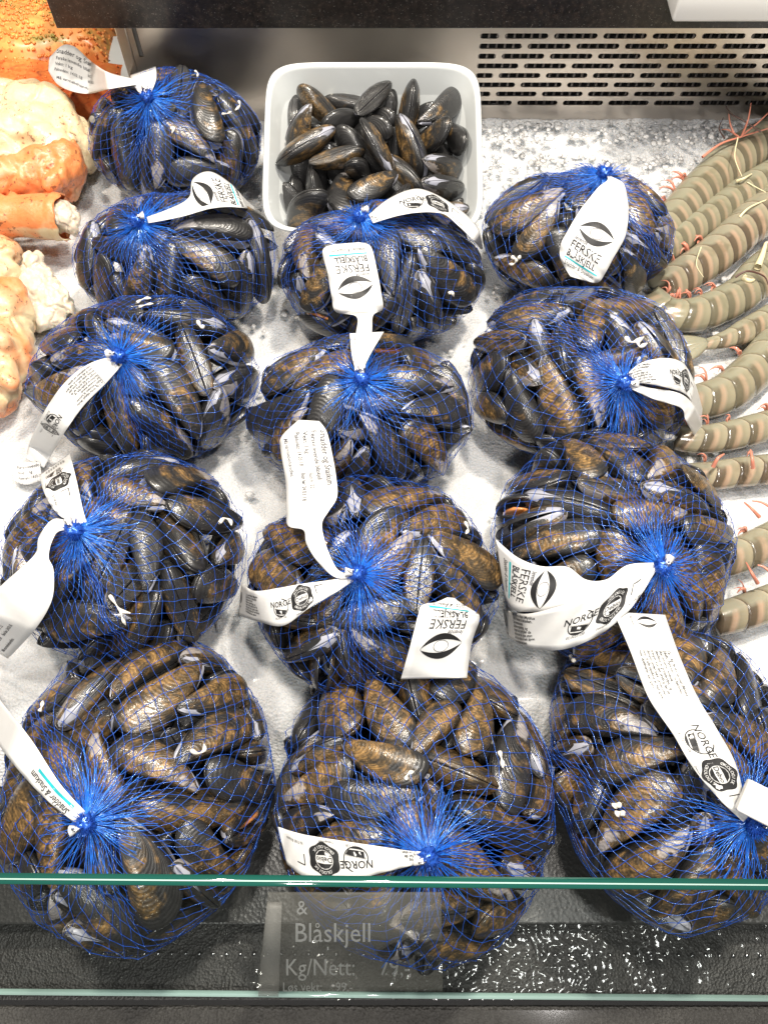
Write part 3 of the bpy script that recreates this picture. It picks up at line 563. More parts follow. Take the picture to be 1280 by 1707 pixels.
(9,2,-299,300,89,697,-715,32,36,666),(9,1,605,1211,753,574,-214,-67,-788,590),(9,1,-270,420,716,960,40,-240,139,675),(9,2,-601,623,145,115,-559,-68,-818,665),(9,1,1036,539,210,-765,110,620,135,644),(9,2,815,1309,58,-302,-431,-142,838,696),
(9,2,-205,1429,14,539,417,-90,726,734),(9,1,843,956,661,-296,-574,754,118,738),(9,2,705,782,476,926,-19,196,-322,625),(9,1,-426,808,695,65,938,182,289,593),(9,2,649,64,48,-362,-91,435,819,666),(9,2,-588,1076,110,-813,-26,-517,267,539),
(9,2,127,277,-143,186,754,-630,-8,771),(9,1,-176,374,489,594,-476,21,648,627),(9,1,20,1258,769,114,835,-506,184,655),(9,2,92,1611,98,502,-678,-509,-171,775),(9,1,355,79,626,829,-498,144,210,604),(9,2,-59,784,612,-94,-849,470,220,670),
(9,1,-547,922,490,18,-545,824,153,626),(9,2,525,270,-124,-781,-569,180,-183,626),(9,2,-175,84,-10,-747,175,-338,-545,617),(9,2,377,577,-10,65,106,647,-752,734),(9,1,223,394,827,128,-574,-806,-70,636),(9,2,567,1488,-21,222,-97,923,298,587),
(9,2,-369,487,-86,-939,64,-288,-179,687),(9,1,328,1131,850,874,-148,107,450,533),(9,1,387,905,748,-658,-724,195,74,773),(9,2,557,1195,46,513,620,-573,156,700),(9,2,327,-26,107,-726,-296,-556,-277,692),(9,2,534,953,-25,598,140,-708,-349,678),
(9,1,752,1462,370,561,550,-597,159,750),(9,1,-36,35,504,228,247,910,-244,673),(9,2,659,1110,528,298,-696,-98,646,657),(9,1,-448,251,426,-114,430,411,-796,775),(9,2,-304,875,477,538,-482,-265,639,726),(9,1,436,-110,401,-188,-295,496,-795,681),
(9,1,352,572,653,-580,-31,543,-606,698),(9,1,737,558,674,304,-25,-844,441,767),(9,2,760,480,-92,133,-251,8,959,713),(9,1,1007,1128,432,-625,-172,-554,-523,601),(9,2,950,1049,43,442,-214,869,54,661),(9,2,445,1171,599,17,723,433,-538,571),
(9,1,746,55,357,-114,-491,392,-770,677),(9,1,513,1501,615,-404,295,220,837,601),(9,1,217,1486,596,573,460,-636,-237,763),(9,1,1035,779,447,-65,800,282,-526,694),(9,1,-414,996,680,-787,-566,19,-244,500),(9,2,164,1137,469,113,757,615,-190,754),
(9,1,-60,697,835,-6,61,7,-998,629),(9,2,-69,1638,418,-343,-662,480,-462,620),(9,1,854,306,376,-424,-647,-349,528,800),(9,1,-286,1372,538,102,723,-549,407,800),(10,2,2004,6003,749,-320,605,-195,-703,599),(10,2,2177,6275,675,770,178,611,40,721),
(10,2,1944,6226,194,906,295,-107,285,645),(10,1,1996,5295,486,-680,583,-258,-362,689),(10,1,1658,5351,689,-272,513,688,435,692),(10,2,2047,5526,197,-123,126,-45,-983,703),(10,2,1292,5614,248,-314,-354,872,-122,607),(10,1,2259,5350,613,665,517,409,-351,589),
(10,1,1314,5825,858,-68,-232,-30,970,743),(10,1,2011,5726,988,52,-796,597,85,565),(10,1,1762,5919,998,60,754,-654,-14,567),(10,1,1400,5578,858,371,246,192,-874,615),(10,1,1144,5827,382,-133,476,-89,865,761),(10,1,2601,5772,663,-275,803,258,-462,730),
(10,2,1652,6209,788,250,-429,484,-721,787),(10,2,1672,6375,390,702,424,359,-445,621),(10,2,1878,5727,274,-212,-433,621,-618,553),(10,2,1623,5382,318,-891,438,-108,44,714),(10,2,2435,6070,313,-168,317,882,-306,684),(10,1,1905,5455,854,-281,840,-429,-179,692),
(10,2,1930,6426,488,737,641,123,-175,599),(10,2,2509,6166,555,77,447,433,779,707),(10,1,2388,5508,687,336,856,201,-339,690),(10,1,2414,6050,845,-908,216,-176,314,589),(10,2,1457,6278,493,596,-219,772,1,705),(10,1,1234,6107,735,-886,332,267,-184,688),
(10,2,2435,5666,265,940,-200,-276,18,763),(10,2,1927,6242,857,-645,237,218,693,644),(10,2,2232,5813,268,-54,343,-613,710,687),(10,2,1702,5795,760,293,-544,313,-721,730),(10,2,2141,5957,186,734,638,180,145,590),(10,2,1583,5633,166,-918,39,-71,-387,636),
(10,2,1214,6166,418,135,-725,399,545,606),(10,1,1309,5415,547,697,654,-206,-210,634),(10,1,2243,5846,915,-53,-833,539,114,758),(10,2,1599,5972,213,565,799,-208,-9,716),(10,2,1442,5734,400,565,438,-684,144,697),(11,1,1993,4153,890,616,559,12,-555,733),
(11,1,1156,4054,798,600,215,678,367,643),(11,1,1172,4728,767,275,914,-36,297,632),(11,1,1811,4028,976,151,130,456,-868,592),(11,2,1382,4737,295,-348,661,658,93,800),(11,2,1131,4771,467,563,91,554,-606,677),(11,2,1040,4441,311,-167,-330,419,-829,726),
(11,2,1794,3507,512,346,393,-655,546,689),(11,2,2032,4888,678,-423,-325,783,-320,606),(11,1,1913,3663,834,-271,607,721,195,698),(11,1,1651,3775,940,146,-602,-764,-180,626),(11,1,902,4166,616,-128,779,-117,602,730),(11,1,1241,4492,931,54,-187,119,974,637),
(11,2,2185,3601,497,-59,-456,608,-647,610),(11,2,2255,4754,489,548,539,225,-598,667),(11,1,1125,3744,757,-458,685,-566,15,637),(11,2,1582,4941,651,-588,-794,-148,48,757),(11,1,995,4351,797,-148,-461,-703,521,642),(11,2,2447,3946,476,539,577,589,171,781),
(11,1,2446,4361,728,-745,319,-325,487,800),(11,2,1651,4801,247,-628,-263,-153,716,640),(11,2,1680,4000,714,141,-805,-577,1,728),(11,1,1681,4693,891,-374,799,179,-435,662),(11,2,1414,3917,288,-269,372,744,485,615),(11,1,2259,4123,864,480,713,-165,-483,710),
(11,1,900,3905,522,-680,-439,569,145,618),(11,2,1863,4389,222,24,269,-564,780,655),(11,1,1483,4213,929,390,564,-644,-339,689),(11,2,1452,3669,262,932,-335,54,-128,687),(11,1,1115,3688,414,-778,502,-110,362,615),(11,2,1972,3792,605,6,-986,-154,67,719),
(11,1,2095,4618,869,224,285,-916,170,761),(11,1,2167,3808,848,141,-835,439,301,669),(11,2,1789,3863,393,-29,-951,308,-24,735),(11,1,1713,4371,1011,87,590,-802,32,678),(11,2,1489,3481,490,176,-286,-579,-743,593),(11,2,1434,4565,756,-662,454,488,-342,656),
(11,1,1404,3744,844,-306,757,-577,-14,764),(11,1,1314,4186,819,238,762,-202,-567,658),(11,2,1112,4221,273,-628,-757,-162,-82,652),(11,2,1999,4386,704,738,-601,-236,-197,800),(12,1,1234,2425,927,964,65,-251,53,702),(12,2,2102,1907,441,137,-358,332,862,661),
(12,2,1681,1805,463,799,-567,-95,-177,701),(12,2,1464,2380,413,-209,-403,767,-454,771),(12,1,2009,2392,935,-340,47,803,487,626),(12,1,1230,2162,852,-164,928,134,307,631),(12,1,1948,1963,837,-189,779,-504,-320,724),(12,1,1748,3120,949,-844,201,132,480,672),
(12,1,1395,2697,948,655,724,-187,-102,773),(12,1,2360,2537,901,-52,301,-85,948,603),(12,2,1689,2287,242,-576,-40,552,602,616),(12,1,2333,2180,764,-311,540,747,232,672),(12,1,2389,2930,795,392,30,-905,161,638),(12,1,1675,2164,880,-76,604,653,450,791),
(12,2,2122,3247,552,756,185,547,-309,675),(12,2,1288,2411,179,65,983,111,-134,596),(12,2,1369,2550,663,176,0,983,47,708),(12,2,2173,2594,160,848,-92,-25,522,581),(12,1,2151,2751,920,-676,-647,-201,289,717),(12,1,1489,3115,929,747,-123,-229,-612,644),
(12,1,1159,2167,354,416,251,-857,170,648),(12,1,2116,2127,921,278,-470,-831,-110,583),(12,1,1797,3362,777,-400,-858,293,-135,598),(12,2,1843,2818,717,617,40,47,785,719),(12,1,1158,3008,741,358,783,-349,370,727),(12,1,1898,2587,1067,-21,96,-11,995,593),
(12,2,2503,2514,416,-36,847,-33,529,623),(12,1,2092,3080,902,57,859,429,-273,666),(12,2,2060,2191,535,425,755,485,119,742),(12,2,1004,2531,398,-864,-1,-483,-141,668),(12,2,1427,2081,243,85,814,510,-266,665),(12,2,1765,2432,811,442,708,203,-511,651),
(12,2,2342,3102,509,711,332,-558,269,666),(12,1,1545,1842,716,769,382,-348,377,644),(12,2,1621,2775,254,-211,438,581,-652,687),(12,1,1307,3207,550,297,-626,-294,-658,736),(12,1,1032,2822,583,-469,-550,567,-395,715),(12,2,2295,2205,328,-366,-557,-744,48,730),
(12,2,2294,2940,251,-83,-301,-116,943,566),(12,1,1347,2015,624,337,762,-190,519,790),(12,2,1331,2975,420,422,898,-106,72,732),(12,1,1701,2789,1010,-627,763,-138,-71,667),(12,1,1083,2605,825,267,-345,617,655,640),(12,2,2468,2332,627,-570,421,-663,-241,650),
(12,2,1595,3288,437,-465,-114,751,-455,800),(12,2,2444,2733,526,-478,-382,-665,429,760),(12,1,1042,2309,599,-515,-460,-596,409,650),(12,2,1377,2634,291,171,301,-419,840,688),(13,1,1887,1808,581,-357,-620,-670,196,736),(13,1,1602,1693,523,819,-197,-446,-302,703),
(13,2,1468,999,-41,332,189,-917,-114,682),(13,1,1585,1419,562,-589,747,-128,280,687),(13,1,2239,218,555,-699,448,-554,-56,704),(13,2,2651,838,257,-504,30,43,862,659),(13,1,1904,214,645,271,-846,-405,-215,635),(13,1,2121,973,887,-25,-912,401,80,597),
(13,2,1592,522,68,-141,-735,-550,-371,549),(13,1,1899,1380,790,823,-526,128,-171,692),(13,1,1357,794,216,-389,348,810,267,638),(13,2,2228,878,607,-311,-267,-794,448,662),(13,2,2290,1246,616,715,404,480,-307,651),(13,1,1307,1341,311,-622,-137,690,344,602),
(13,1,2491,1437,680,-501,368,-121,774,616),(13,2,1835,1806,115,278,272,-395,832,788),(13,1,1523,1211,720,-312,-168,-935,-5,678),(13,2,1458,1608,230,311,-813,-53,489,647),(13,2,2692,883,546,-860,-101,-489,-105,674),(13,1,2067,55,376,618,423,-475,461,633),
(13,2,1858,580,-91,770,618,72,142,686),(13,2,2204,1789,56,-694,-184,360,-595,711),(13,2,2703,1357,400,225,754,42,-615,632),(13,2,1647,813,-85,-555,-678,-362,-320,695),(13,2,1832,854,556,-219,518,-679,-472,745),(13,2,2265,658,-8,363,-298,-712,523,694),
(13,1,1685,161,275,-391,-27,-623,-676,749),(13,1,1686,956,821,183,-90,979,-18,671),(13,2,2323,1399,80,-681,-375,-407,-479,690),(13,1,2360,1064,814,-959,75,-174,211,684),(13,1,1940,1147,712,-688,626,-359,-75,703),(13,2,2219,1504,460,-369,-680,-521,361,695),
(13,2,1403,1326,53,-459,276,-356,766,592),(13,1,1607,621,722,908,49,-272,315,722),(13,1,1406,516,233,152,-683,143,-700,693),(13,1,1680,358,637,-290,-322,-168,886,725),(13,2,2561,436,542,476,-325,-811,-96,621),(13,2,2129,1865,399,-117,884,-231,388,708),
(13,1,2563,675,546,-192,317,636,677,742),(13,2,2471,262,412,536,174,-731,384,587),(13,2,2058,476,153,-365,-367,826,-222,597),(13,2,1717,1208,-74,-640,-741,183,93,644),(13,1,1315,1056,414,412,-525,432,606,646),(13,1,1903,692,753,-582,265,-715,282,651),
(13,1,2019,477,677,54,757,-168,-629,571),(13,2,2433,1767,315,-650,-282,641,-297,683),(13,1,2286,1506,762,475,-247,-88,-840,602),(13,1,1450,836,525,373,358,-545,-660,722),(13,1,2090,1627,749,142,766,596,-195,647),(13,2,2370,267,108,-83,430,-784,439,768),
(13,2,2571,1570,327,-506,-344,-733,297,681),(13,1,2209,584,788,-55,879,-448,-155,757),(13,2,2678,1158,556,0,477,70,876,676)]
ROWS = np.array(PACKED, dtype=float)
BAGS = {1: [-0.2135, 0.7148, 0.09, 0.074, 0.063, 0.058], 2: [-0.1912, 0.5502, 0.0983, 0.0675, 0.06, 0.0552], 3: [-0.2048, 0.4163, 0.1012, 0.08, 0.06, 0.0552], 4: [-0.1973, 0.2506, 0.0934, 0.0865, 0.062, 0.057], 5: [-0.1721, 0.0891, 0.0962, 0.111, 0.068, 0.0276], 6: [-0.0036, 0.5362, 0.0992, 0.072, 0.06, 0.0552], 7: [-0.02, 0.3796, 0.0964, 0.0738, 0.06, 0.0552], 8: [-0.0088, 0.2266, 0.0951, 0.089, 0.062, 0.057], 9: [0.0215, 0.0775, 0.1006, 0.1077, 0.07, 0.0294], 10: [0.1856, 0.5846, 0.0963, 0.0703, 0.058, 0.0534], 11: [0.1689, 0.4224, 0.1002, 0.0891, 0.06, 0.0552], 12: [0.1744, 0.2601, 0.0945, 0.0962, 0.062, 0.057], 13: [0.2019, 0.0996, 0.0881, 0.1106, 0.068, 0.0326]}     # centre x, y, radii x, y, z, centre z
BAGNAME = {1: 'topmost bag of the left column', 2: 'second bag down the left column', 3: 'third bag down the left column', 4: 'fourth bag down the left column',
           5: 'bottom bag of the left column', 6: 'middle bag below the white bowl', 7: 'second bag down the middle column', 8: 'third bag down the middle column',
           9: 'bottom bag of the middle column', 10: 'topmost bag of the right column', 11: 'second bag down the right column',
           12: 'third bag down the right column', 13: 'bottom bag of the right column'}
# bowl frame
BTILT = R(16); BC = Vector((at(622, 240, .085).x, .675, .0)); BDEP = .058
BM = Matrix.Translation((BC.x, .676, .038)) @ Matrix.Rotation(BTILT, 4, 'X')
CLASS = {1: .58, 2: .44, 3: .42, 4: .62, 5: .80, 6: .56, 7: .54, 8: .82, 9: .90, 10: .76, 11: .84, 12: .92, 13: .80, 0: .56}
MUS = []
cnt = {}
for i, r_ in enumerate(ROWS):
    k = int(r_[0]); cnt[k] = cnt.get(k, -1) + 1
    pos = Vector(r_[2:5] / 10000.0); q = Quaternion(r_[5:9] / 1000.0); q.normalize(); L = r_[9] / 1e4
    Mx = Matrix.Translation(pos) @ q.to_matrix().to_4x4() @ Matrix.Diagonal((L, L, L, 1))
    if k == 0: Mx = BM @ Matrix.Translation((pos.x * .14, pos.y * .12 + .003, 0)) @ Mx
    rng = random.Random(i * 13 + k)
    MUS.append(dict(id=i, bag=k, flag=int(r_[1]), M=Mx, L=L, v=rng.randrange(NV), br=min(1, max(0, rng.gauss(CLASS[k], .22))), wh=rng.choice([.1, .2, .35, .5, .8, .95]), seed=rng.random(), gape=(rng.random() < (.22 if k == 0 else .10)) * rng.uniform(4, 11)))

def colword(m):
    if m['wh'] > .7: return 'pale-tipped ' + ('brown' if m['br'] > .52 else 'black')
    return 'ochre brown' if m['br'] > .75 else 'brown' if m['br'] > .52 else 'dark brown' if m['br'] > .34 else 'blue-black'
def place_words(m):
    c = m['M'].translation; px, py = project(c); k = m['bag']
    if k == 0:
        x0, x1, y0, y1 = 450, 790, 115, 375
        cx, cy, hx, hy = 620, 250, 165, 125; where = 'in the white bowl'
    else:
        B = BAGS[k]; cx, cy = project((B[0], B[1], B[5])); e = project((B[0] + B[2], B[1], B[5])); hx = e[0] - cx; t_ = project((B[0], B[1] + B[3] * .75, B[5] + B[4] * .6)); hy = cy - t_[1]
        where = 'in the ' + BAGNAME[k]
    dx, dy = (px - cx) / hx, (py - cy) / hy; rr = math.hypot(dx, dy)
    hour = round((math.degrees(math.atan2(dx, -dy)) % 360) / 30) or 12
    hn = ['', 'one', 'two', 'three', 'four', 'five', 'six', 'seven', 'eight', 'nine', 'ten', 'eleven', 'twelve'][hour]
    if rr < .28: pos = 'at the middle'
    elif rr < .68: pos = "halfway to %s o'clock" % hn
    else: pos = "at the %s o'clock rim" % hn
    return pos, where, px, py
def mussel(m, label, group):
    root = empty('mussel'); root.matrix_world = m['M']; tag(root, label, 'mussel', group)
    a, b = VALVES[m['v']]
    for me, s_ in ((a, 1), (b, -1)):
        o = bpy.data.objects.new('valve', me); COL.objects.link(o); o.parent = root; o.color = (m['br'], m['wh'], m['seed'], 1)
        if m['gape']:
            g = R(m['gape'] / 2) * s_
            o.matrix_local = Matrix.Translation((-.5, .05, 0)) @ Matrix.Rotation(-g, 4, 'Y') @ Matrix.Translation((.5, -.05, 0))
    if m['gape'] > 8:
        bm = bmesh.new(); bmesh.ops.create_icosphere(bm, subdivisions=2, radius=1)
        for v in bm.verts: v.co = Vector((v.co.x * .30 + .12, v.co.y * .15 + .02, v.co.z * .05 + .02 * noise.noise(v.co * 3)))
        me = bpy.data.meshes.new('meat'); bm.to_mesh(me); bm.free()
        o = link('mussel_meat', me, None, M['meat']); o.parent = root
SHORT = {1: 'topmost left bag', 2: 'second left bag', 3: 'third left bag', 4: 'fourth left bag', 5: 'bottom left bag', 6: 'bag below the bowl', 7: 'second middle bag', 8: 'third middle bag', 9: 'bottom middle bag', 10: 'topmost right bag', 11: 'second right bag', 12: 'third right bag', 13: 'bottom right bag'}
GROUPS = lambda k: 'mussels in the white bowl' if k == 0 else 'mussels in the ' + BAGNAME[k]
indiv = [m for m in MUS if m['flag'] == 1]; rest = [m for m in MUS if m['flag'] == 2]
labs = {}
for m in indiv:
    p, w, px, py = place_words(m)
    for a_, b_ in SHORT.items(): w = w.replace(BAGNAME[a_], b_)
    sz = 'large ' if m['L'] > .070 else 'small ' if m['L'] < .060 else ''
    m['lab'] = '%s%s mussel %s %s' % (sz, colword(m), p, w); m['px'] = (px, py); labs.setdefault(m['lab'], []).append(m)
for lb, ms in labs.items():
    if len(ms) > 1:
        ms.sort(key=lambda q: q['px'][0]); names = ['left', 'right'] if len(ms) == 2 else ['leftmost', 'central', 'rightmost'] if len(ms) == 3 else ['leftmost', 'second', 'third', 'fourth', 'fifth', 'sixth']
        for q, nm in zip(ms, names): q['lab'] = nm + ' ' + lb
for m in indiv: mussel(m, m['lab'], GROUPS(m['bag']))
def rest_mesh():
    Vs, Fs, UVs, mi, cols = [], [], [], [], []; o = 0
    me0 = {}
    for v in range(NV):
        for s in (0, 1):
            me = VALVES[v][s]; nv = len(me.vertices); co = np.zeros(nv * 3, dtype=np.float32); me.vertices.foreach_get('co', co)
            me0[(v, s)] = (co.reshape(-1, 3), [list(p.vertices) for p in me.polygons])
    if not rest: return
    for m in rest:
        A = np.array(m['M'])
        for s in (0, 1):
            co, fs = me0[(m['v'], s)]; V = co @ A[:3, :3].T + A[:3, 3]
            Vs.append(V); Fs += [[a + o for a in f] for f in fs]; o += len(V)
    me = npmesh('mussels', np.concatenate(Vs), Fs)
    uvl = me.uv_layers.new(name='growth'); arr = []
    for m in rest:
        for s in (0, 1):
            src = VALVES[m['v']][s]; a = np.zeros(len(src.loops) * 2, dtype=np.float32); src.uv_layers[0].data.foreach_get('uv', a); arr.append(a)
    uvl.data.foreach_set('uv', np.concatenate(arr))
    ob = link('mussels', me, mat=M['shell2']); tag(ob, 'deeper mussels packed beneath the outer ones inside the net bags', 'mussels', kind='stuff')
M['shell2'] = M['shell']
rest_mesh_obj = rest_mesh()
for o in COL.objects:
    if o.name == 'mussels': o.color = (.45, .3, .4, 1)

# ------------------------------------------------------------------ hull of each bag, used by nets and tags
def hull(k):
    pts = []
    for m in MUS:
        if m['bag'] == k:
            A = np.array(m['M']); pts.append(HP[m['v']] @ A[:3, :3].T + A[:3, 3])
    P = np.concatenate(pts)
    bm = bmesh.new()
    for p in P: bm.verts.new(p)
    r = bmesh.ops.convex_hull(bm, input=bm.verts)
    dead = [g for g in r['geom_interior'] + r['geom_unused'] if isinstance(g, bmesh.types.BMVert)]
    bmesh.ops.delete(bm, geom=list(set(dead)), context='VERTS')
    bmesh.ops.triangulate(bm, faces=bm.faces)
    bmesh.ops.subdivide_edges(bm, edges=bm.edges, cuts=2, use_grid_fill=True)
    for _ in range(3): bmesh.ops.smooth_vert(bm, verts=bm.verts, factor=.3, use_axis_x=True, use_axis_y=True, use_axis_z=True)
    bm.normal_update(); t = BVHTree.FromBMesh(bm); bm.free()
    return t
HULL = {k: hull(k) for k in BAGS}
KNOT = {1: (250, 167), 2: (235, 374), 3: (203, 597), 4: (132, 888), 5: (150, 1368), 6: (603, 368), 7: (603, 636), 8: (599, 957), 9: (712, 1422),
        10: (1003, 296), 11: (1035, 637), 12: (1098, 942), 13: (1248, 1368)}
def sdepth(px, py, bag=None, gz=0.0):
    d = ray(px, py); best = (gz - CAMZ) / d.z if d.z < 0 else 5
    for k, t in HULL.items():
        if bag is not None and k != bag: continue
        h = t.ray_cast(CO, d.normalized())
        if h[0] is not None: best = min(best, (h[0] - CO).dot(FW))
    return best

def shells_bvh(k):
    V, F, o = [], [], 0
    for m in MUS:
        if m['bag'] != k: continue
        A = np.array(m['M'])
        for me in VALVES[m['v']]:
            co = np.zeros(len(me.vertices) * 3, dtype=np.float32); me.vertices.foreach_get('co', co); co = co.reshape(-1, 3)[:21 * 72] @ A[:3, :3].T + A[:3, 3]
            V.append(co); F.append(gridfaces(21, 72, True)[::1] + o); o += len(co)
    return BVHTree.FromPolygons(np.concatenate(V).tolist(), np.concatenate(F).tolist())
def net_bag(k):
    B = BAGS[k]; C = Vector((B[0], B[1], B[5])); t = HULL[k]; rng = random.Random(k * 31)
    kx, ky = KNOT[k]; d = ray(kx, ky)
    h = t.ray_cast(CO, d.normalized())
    if h[0] is None:
        q = t.find_nearest(CO + d * ((C - CO).dot(FW)))[0]; S = q
    else: S = h[0]
    K = S + (S - C).normalized() * .004 - d.normalized() * .004
    ax = (K - C).normalized(); e1 = ax.cross(Vector((.3, .9, .1))).normalized(); e2 = ax.cross(e1)
    root = empty('mussel_bag', K); SB = shells_bvh(k)
    N = 50; rows = 40
    ph1, ph2, ph3 = rng.uniform(0, 6.28), rng.uniform(0, 6.28), rng.uniform(0, 6.28)
    dist0 = (K - C).length
    th = 0.0; TH = []
    for i in range(rows):
        TH.append(th); th += .057 + .0023 * min(i, 12)
    nodes = np.zeros((rows, N, 3)); ok = np.ones((rows, N), bool); sag = np.zeros((rows, N)); base = np.zeros((rows, N)); dirs_ = np.zeros((rows, N, 3)); ths = np.zeros((rows, N))
    for i in range(rows):
        tt = TH[i] + .012
        for j in range(N):
            ph = 2 * math.pi * (j + .5 * (i % 2)) / N
            ph += .16 * math.sin(2 * ph + ph1) + .10 * math.sin(3 * ph + ph2) + .035 * math.sin(7 * ph + ph3) + rng.uniform(-.018, .018) * min(1, tt * 2) + .22 * math.sin(tt * 1.7 + ph1)
            th_ = tt * (1 + .05 * math.sin(3 * ph + ph2)) + rng.uniform(-.008, .008)
            dr = ax * math.cos(th_) + (e1 * math.cos(ph) + e2 * math.sin(ph)) * math.sin(th_)
            hh = t.ray_cast(C, dr)
            if hh[0] is None: ok[i, j] = False; continue
            rad = (hh[0] - C).length + .0006; sh = SB.ray_cast(C + dr * (rad + .02), -dr)
            gap = rad - (sh[0] - C).length if sh[0] is not None else .02
            sag[i, j] = min(max(gap, 0), .016); base[i, j] = rad; dirs_[i, j] = dr; ths[i, j] = th_
    s0 = sag.copy()
    for _ in range(5):
        q = np.pad(sag, ((1, 1), (0, 0)), mode='edge')
        sag = np.minimum((q[:-2] + q[2:] + np.roll(sag, 1, 1) + np.roll(sag, -1, 1)) / 4, s0)
    sag = sag * .92
    for i in range(rows):
        for j in range(N):
            if not ok[i, j]: continue
            rad = base[i, j] - sag[i, j] + .0006; th_ = ths[i, j]
            if th_ < .34: f = (1 - th_ / .34) ** 2; rad = max(rad, rad * (1 - f) + dist0 * f)     # taut cone up to the knot
            p = C + Vector(dirs_[i, j]) * rad
            if p.z < B[5] - B[4] * .88: ok[i, j] = False
            nodes[i, j] = p
    A, Bn, r0, r1 = [], [], [], []
    for i in range(rows - 1):
        for j in range(N):
            for dj in ((0, -1) if i % 2 == 0 else (0, 1)):
                j2 = (j + dj) % N
                if ok[i, j] and ok[i + 1, j2]:
                    A.append(nodes[i, j]); Bn.append(nodes[i + 1, j2])
    A = np.array(A); Bn = np.array(Bn)
    # each strand sags and kinks a little at its middle
    mid = (A + Bn) / 2 + np.random.default_rng(k).normal(size=A.shape) * .00035
    rr = np.random.default_rng(k + 50).uniform(.00016, .00025, len(A))
    parts = [tubes(A, mid, rr, rr * .8), tubes(mid, Bn, rr * .8, rr)]
    # tied crossings
    Kp = nodes[6:][ok[6:]]; s = .00055
    oc = np.array([[1, 0, 0], [-1, 0, 0], [0, 1, 0], [0, -1, 0], [0, 0, 1], [0, 0, -1]]) * s
    of = np.array([[0, 2, 4, 4], [2, 1, 4, 4], [1, 3, 4, 4], [3, 0, 4, 4], [2, 0, 5, 5], [1, 2, 5, 5], [3, 1, 5, 5], [0, 3, 5, 5]])
    V, F = join(parts)
    V2 = (Kp[:, None] + oc[None]).reshape(-1, 3); F2 = (of[None, :, :3] + (np.arange(len(Kp)) * 6)[:, None, None]).reshape(-1, 3)
    allF = F.tolist() + (F2 + len(V)).tolist()
    me = npmesh('net', np.concatenate([V, V2]), allF)
    link('netting', me, root, M['net'])
    # gathered filaments fanning from the knot
    ps = []
    for q in range(150):
        ph = rng.uniform(0, 2 * math.pi); ln = rng.uniform(.12, .52) * (1.5 if rng.random() < .25 else 1); prev = K + Vector((rng.uniform(-1, 1), rng.uniform(-1, 1), rng.uniform(-1, 1))) * .002
        tw = rng.uniform(-.25, .25); pts = [prev]
        for s_ in range(1, 7):
            th_ = .02 + ln * s_ / 6; dr = ax * math.cos(th_) + (e1 * math.cos(ph + tw * s_ / 6) + e2 * math.sin(ph + tw * s_ / 6)) * math.sin(th_)
            hh = t.ray_cast(C, dr)
            if hh[0] is None: break
            rad = (hh[0] - C).length + .0010 + .0012 * rng.random()
            if th_ < .34: f = (1 - th_ / .34) ** 2; rad = max(rad, rad * (1 - f) + dist0 * f)
            pts.append(C + dr * rad)
        P = np.array([tuple(p) for p in pts])
        if len(P) > 1: ps.append(tubes(P[:-1], P[1:], .00019, .00019, 3))
    V, F = join(ps); link('gathered_strands', npmesh('gs', V, F), root, M['strand'])
    # knot tuft
    ps = []; bm = bmesh.new(); bmesh.ops.create_icosphere(bm, subdivisions=3, radius=1)
    for v in bm.verts:
        c = v.co.copy(); v.co = c * (.0056 * (1 + .45 * noise.noise(c * 3.3 + Vector((k, 0, 0))) + .25 * noise.noise(c * 9)))
    bmesh.ops.translate(bm, verts=bm.verts, vec=K + ax * .001)
    me = bpy.data.meshes.new('knot'); bm.to_mesh(me); bm.free(); link('knot', me, root, M['net'])
    A, Bn = [], []
    for q in range(130):
        dr = (ax * rng.uniform(.3, 1.1) + e1 * rng.gauss(0, .7) + e2 * rng.gauss(0, .7)).normalized()
        a = K + dr * .003; b = a + dr * rng.uniform(.003, .0065); A.append(tuple(a)); Bn.append(tuple(b))
    V, F = tubes(np.array(A), np.array(Bn), .0004, .0003, 3); link('knot_tuft', npmesh('tuft', V, F), root, M['net'])
    return root, K, ax
ROOT = {}
for k in BAGS: ROOT[k] = net_bag(k)
TAGW = {1: 'curled white tag reaching over the orange fish', 2: 'white tag folded towards the bowl', 3: 'long printed white strip hanging down its left', 4: 'blank-backed white tag curving down its left edge',
        5: 'white strip running up to its left edge', 6: 'white tag arched across its top right', 7: 'its upright white pennant lying on the bag above', 8: 'a grey-printed white pennant and a folded strip',
        9: 'white strip with round marks by its metal clip', 10: 'a slanted white pennant with a teal line', 11: 'white tag arching right over the prawns', 12: 'wide white pennant wrapped round its lower left', 13: 'long printed strip and a white clip at the knot'}
for k in BAGS: tag(ROOT[k][0], '%s, %s' % (BAGNAME[k], TAGW[k]), 'mussel bag', 'blue net bags of mussels')

# ------------------------------------------------------------------ printed matter
_txt = {}
def text_poly(s, bold=0.0, shear=0.0):
    key = (s, bold, shear)
    if key in _txt: return _txt[key]
    cu = bpy.data.curves.new('t', 'FONT'); cu.body = s; cu.size = 1; cu.offset = bold; cu.shear = shear; cu.resolution_u = 2
    cu.fill_mode = 'FRONT'
    ob = bpy.data.objects.new('t', cu); COL.objects.link(ob); bpy.context.view_layer.update()
    me = bpy.data.meshes.new_from_object(ob.evaluated_get(bpy.context.evaluated_depsgraph_get()))
    bm = bmesh.new(); bm.from_mesh(me); bmesh.ops.triangulate(bm, faces=bm.faces)
    V = np.array([(v.co.x, v.co.y) for v in bm.verts]) if len(bm.verts) else np.zeros((0, 2)); F = [[v.index for v in f.verts] for f in bm.faces]
    bm.free(); bpy.data.objects.remove(ob); bpy.data.meshes.remove(me)
    _txt[key] = (V, F); return V, F
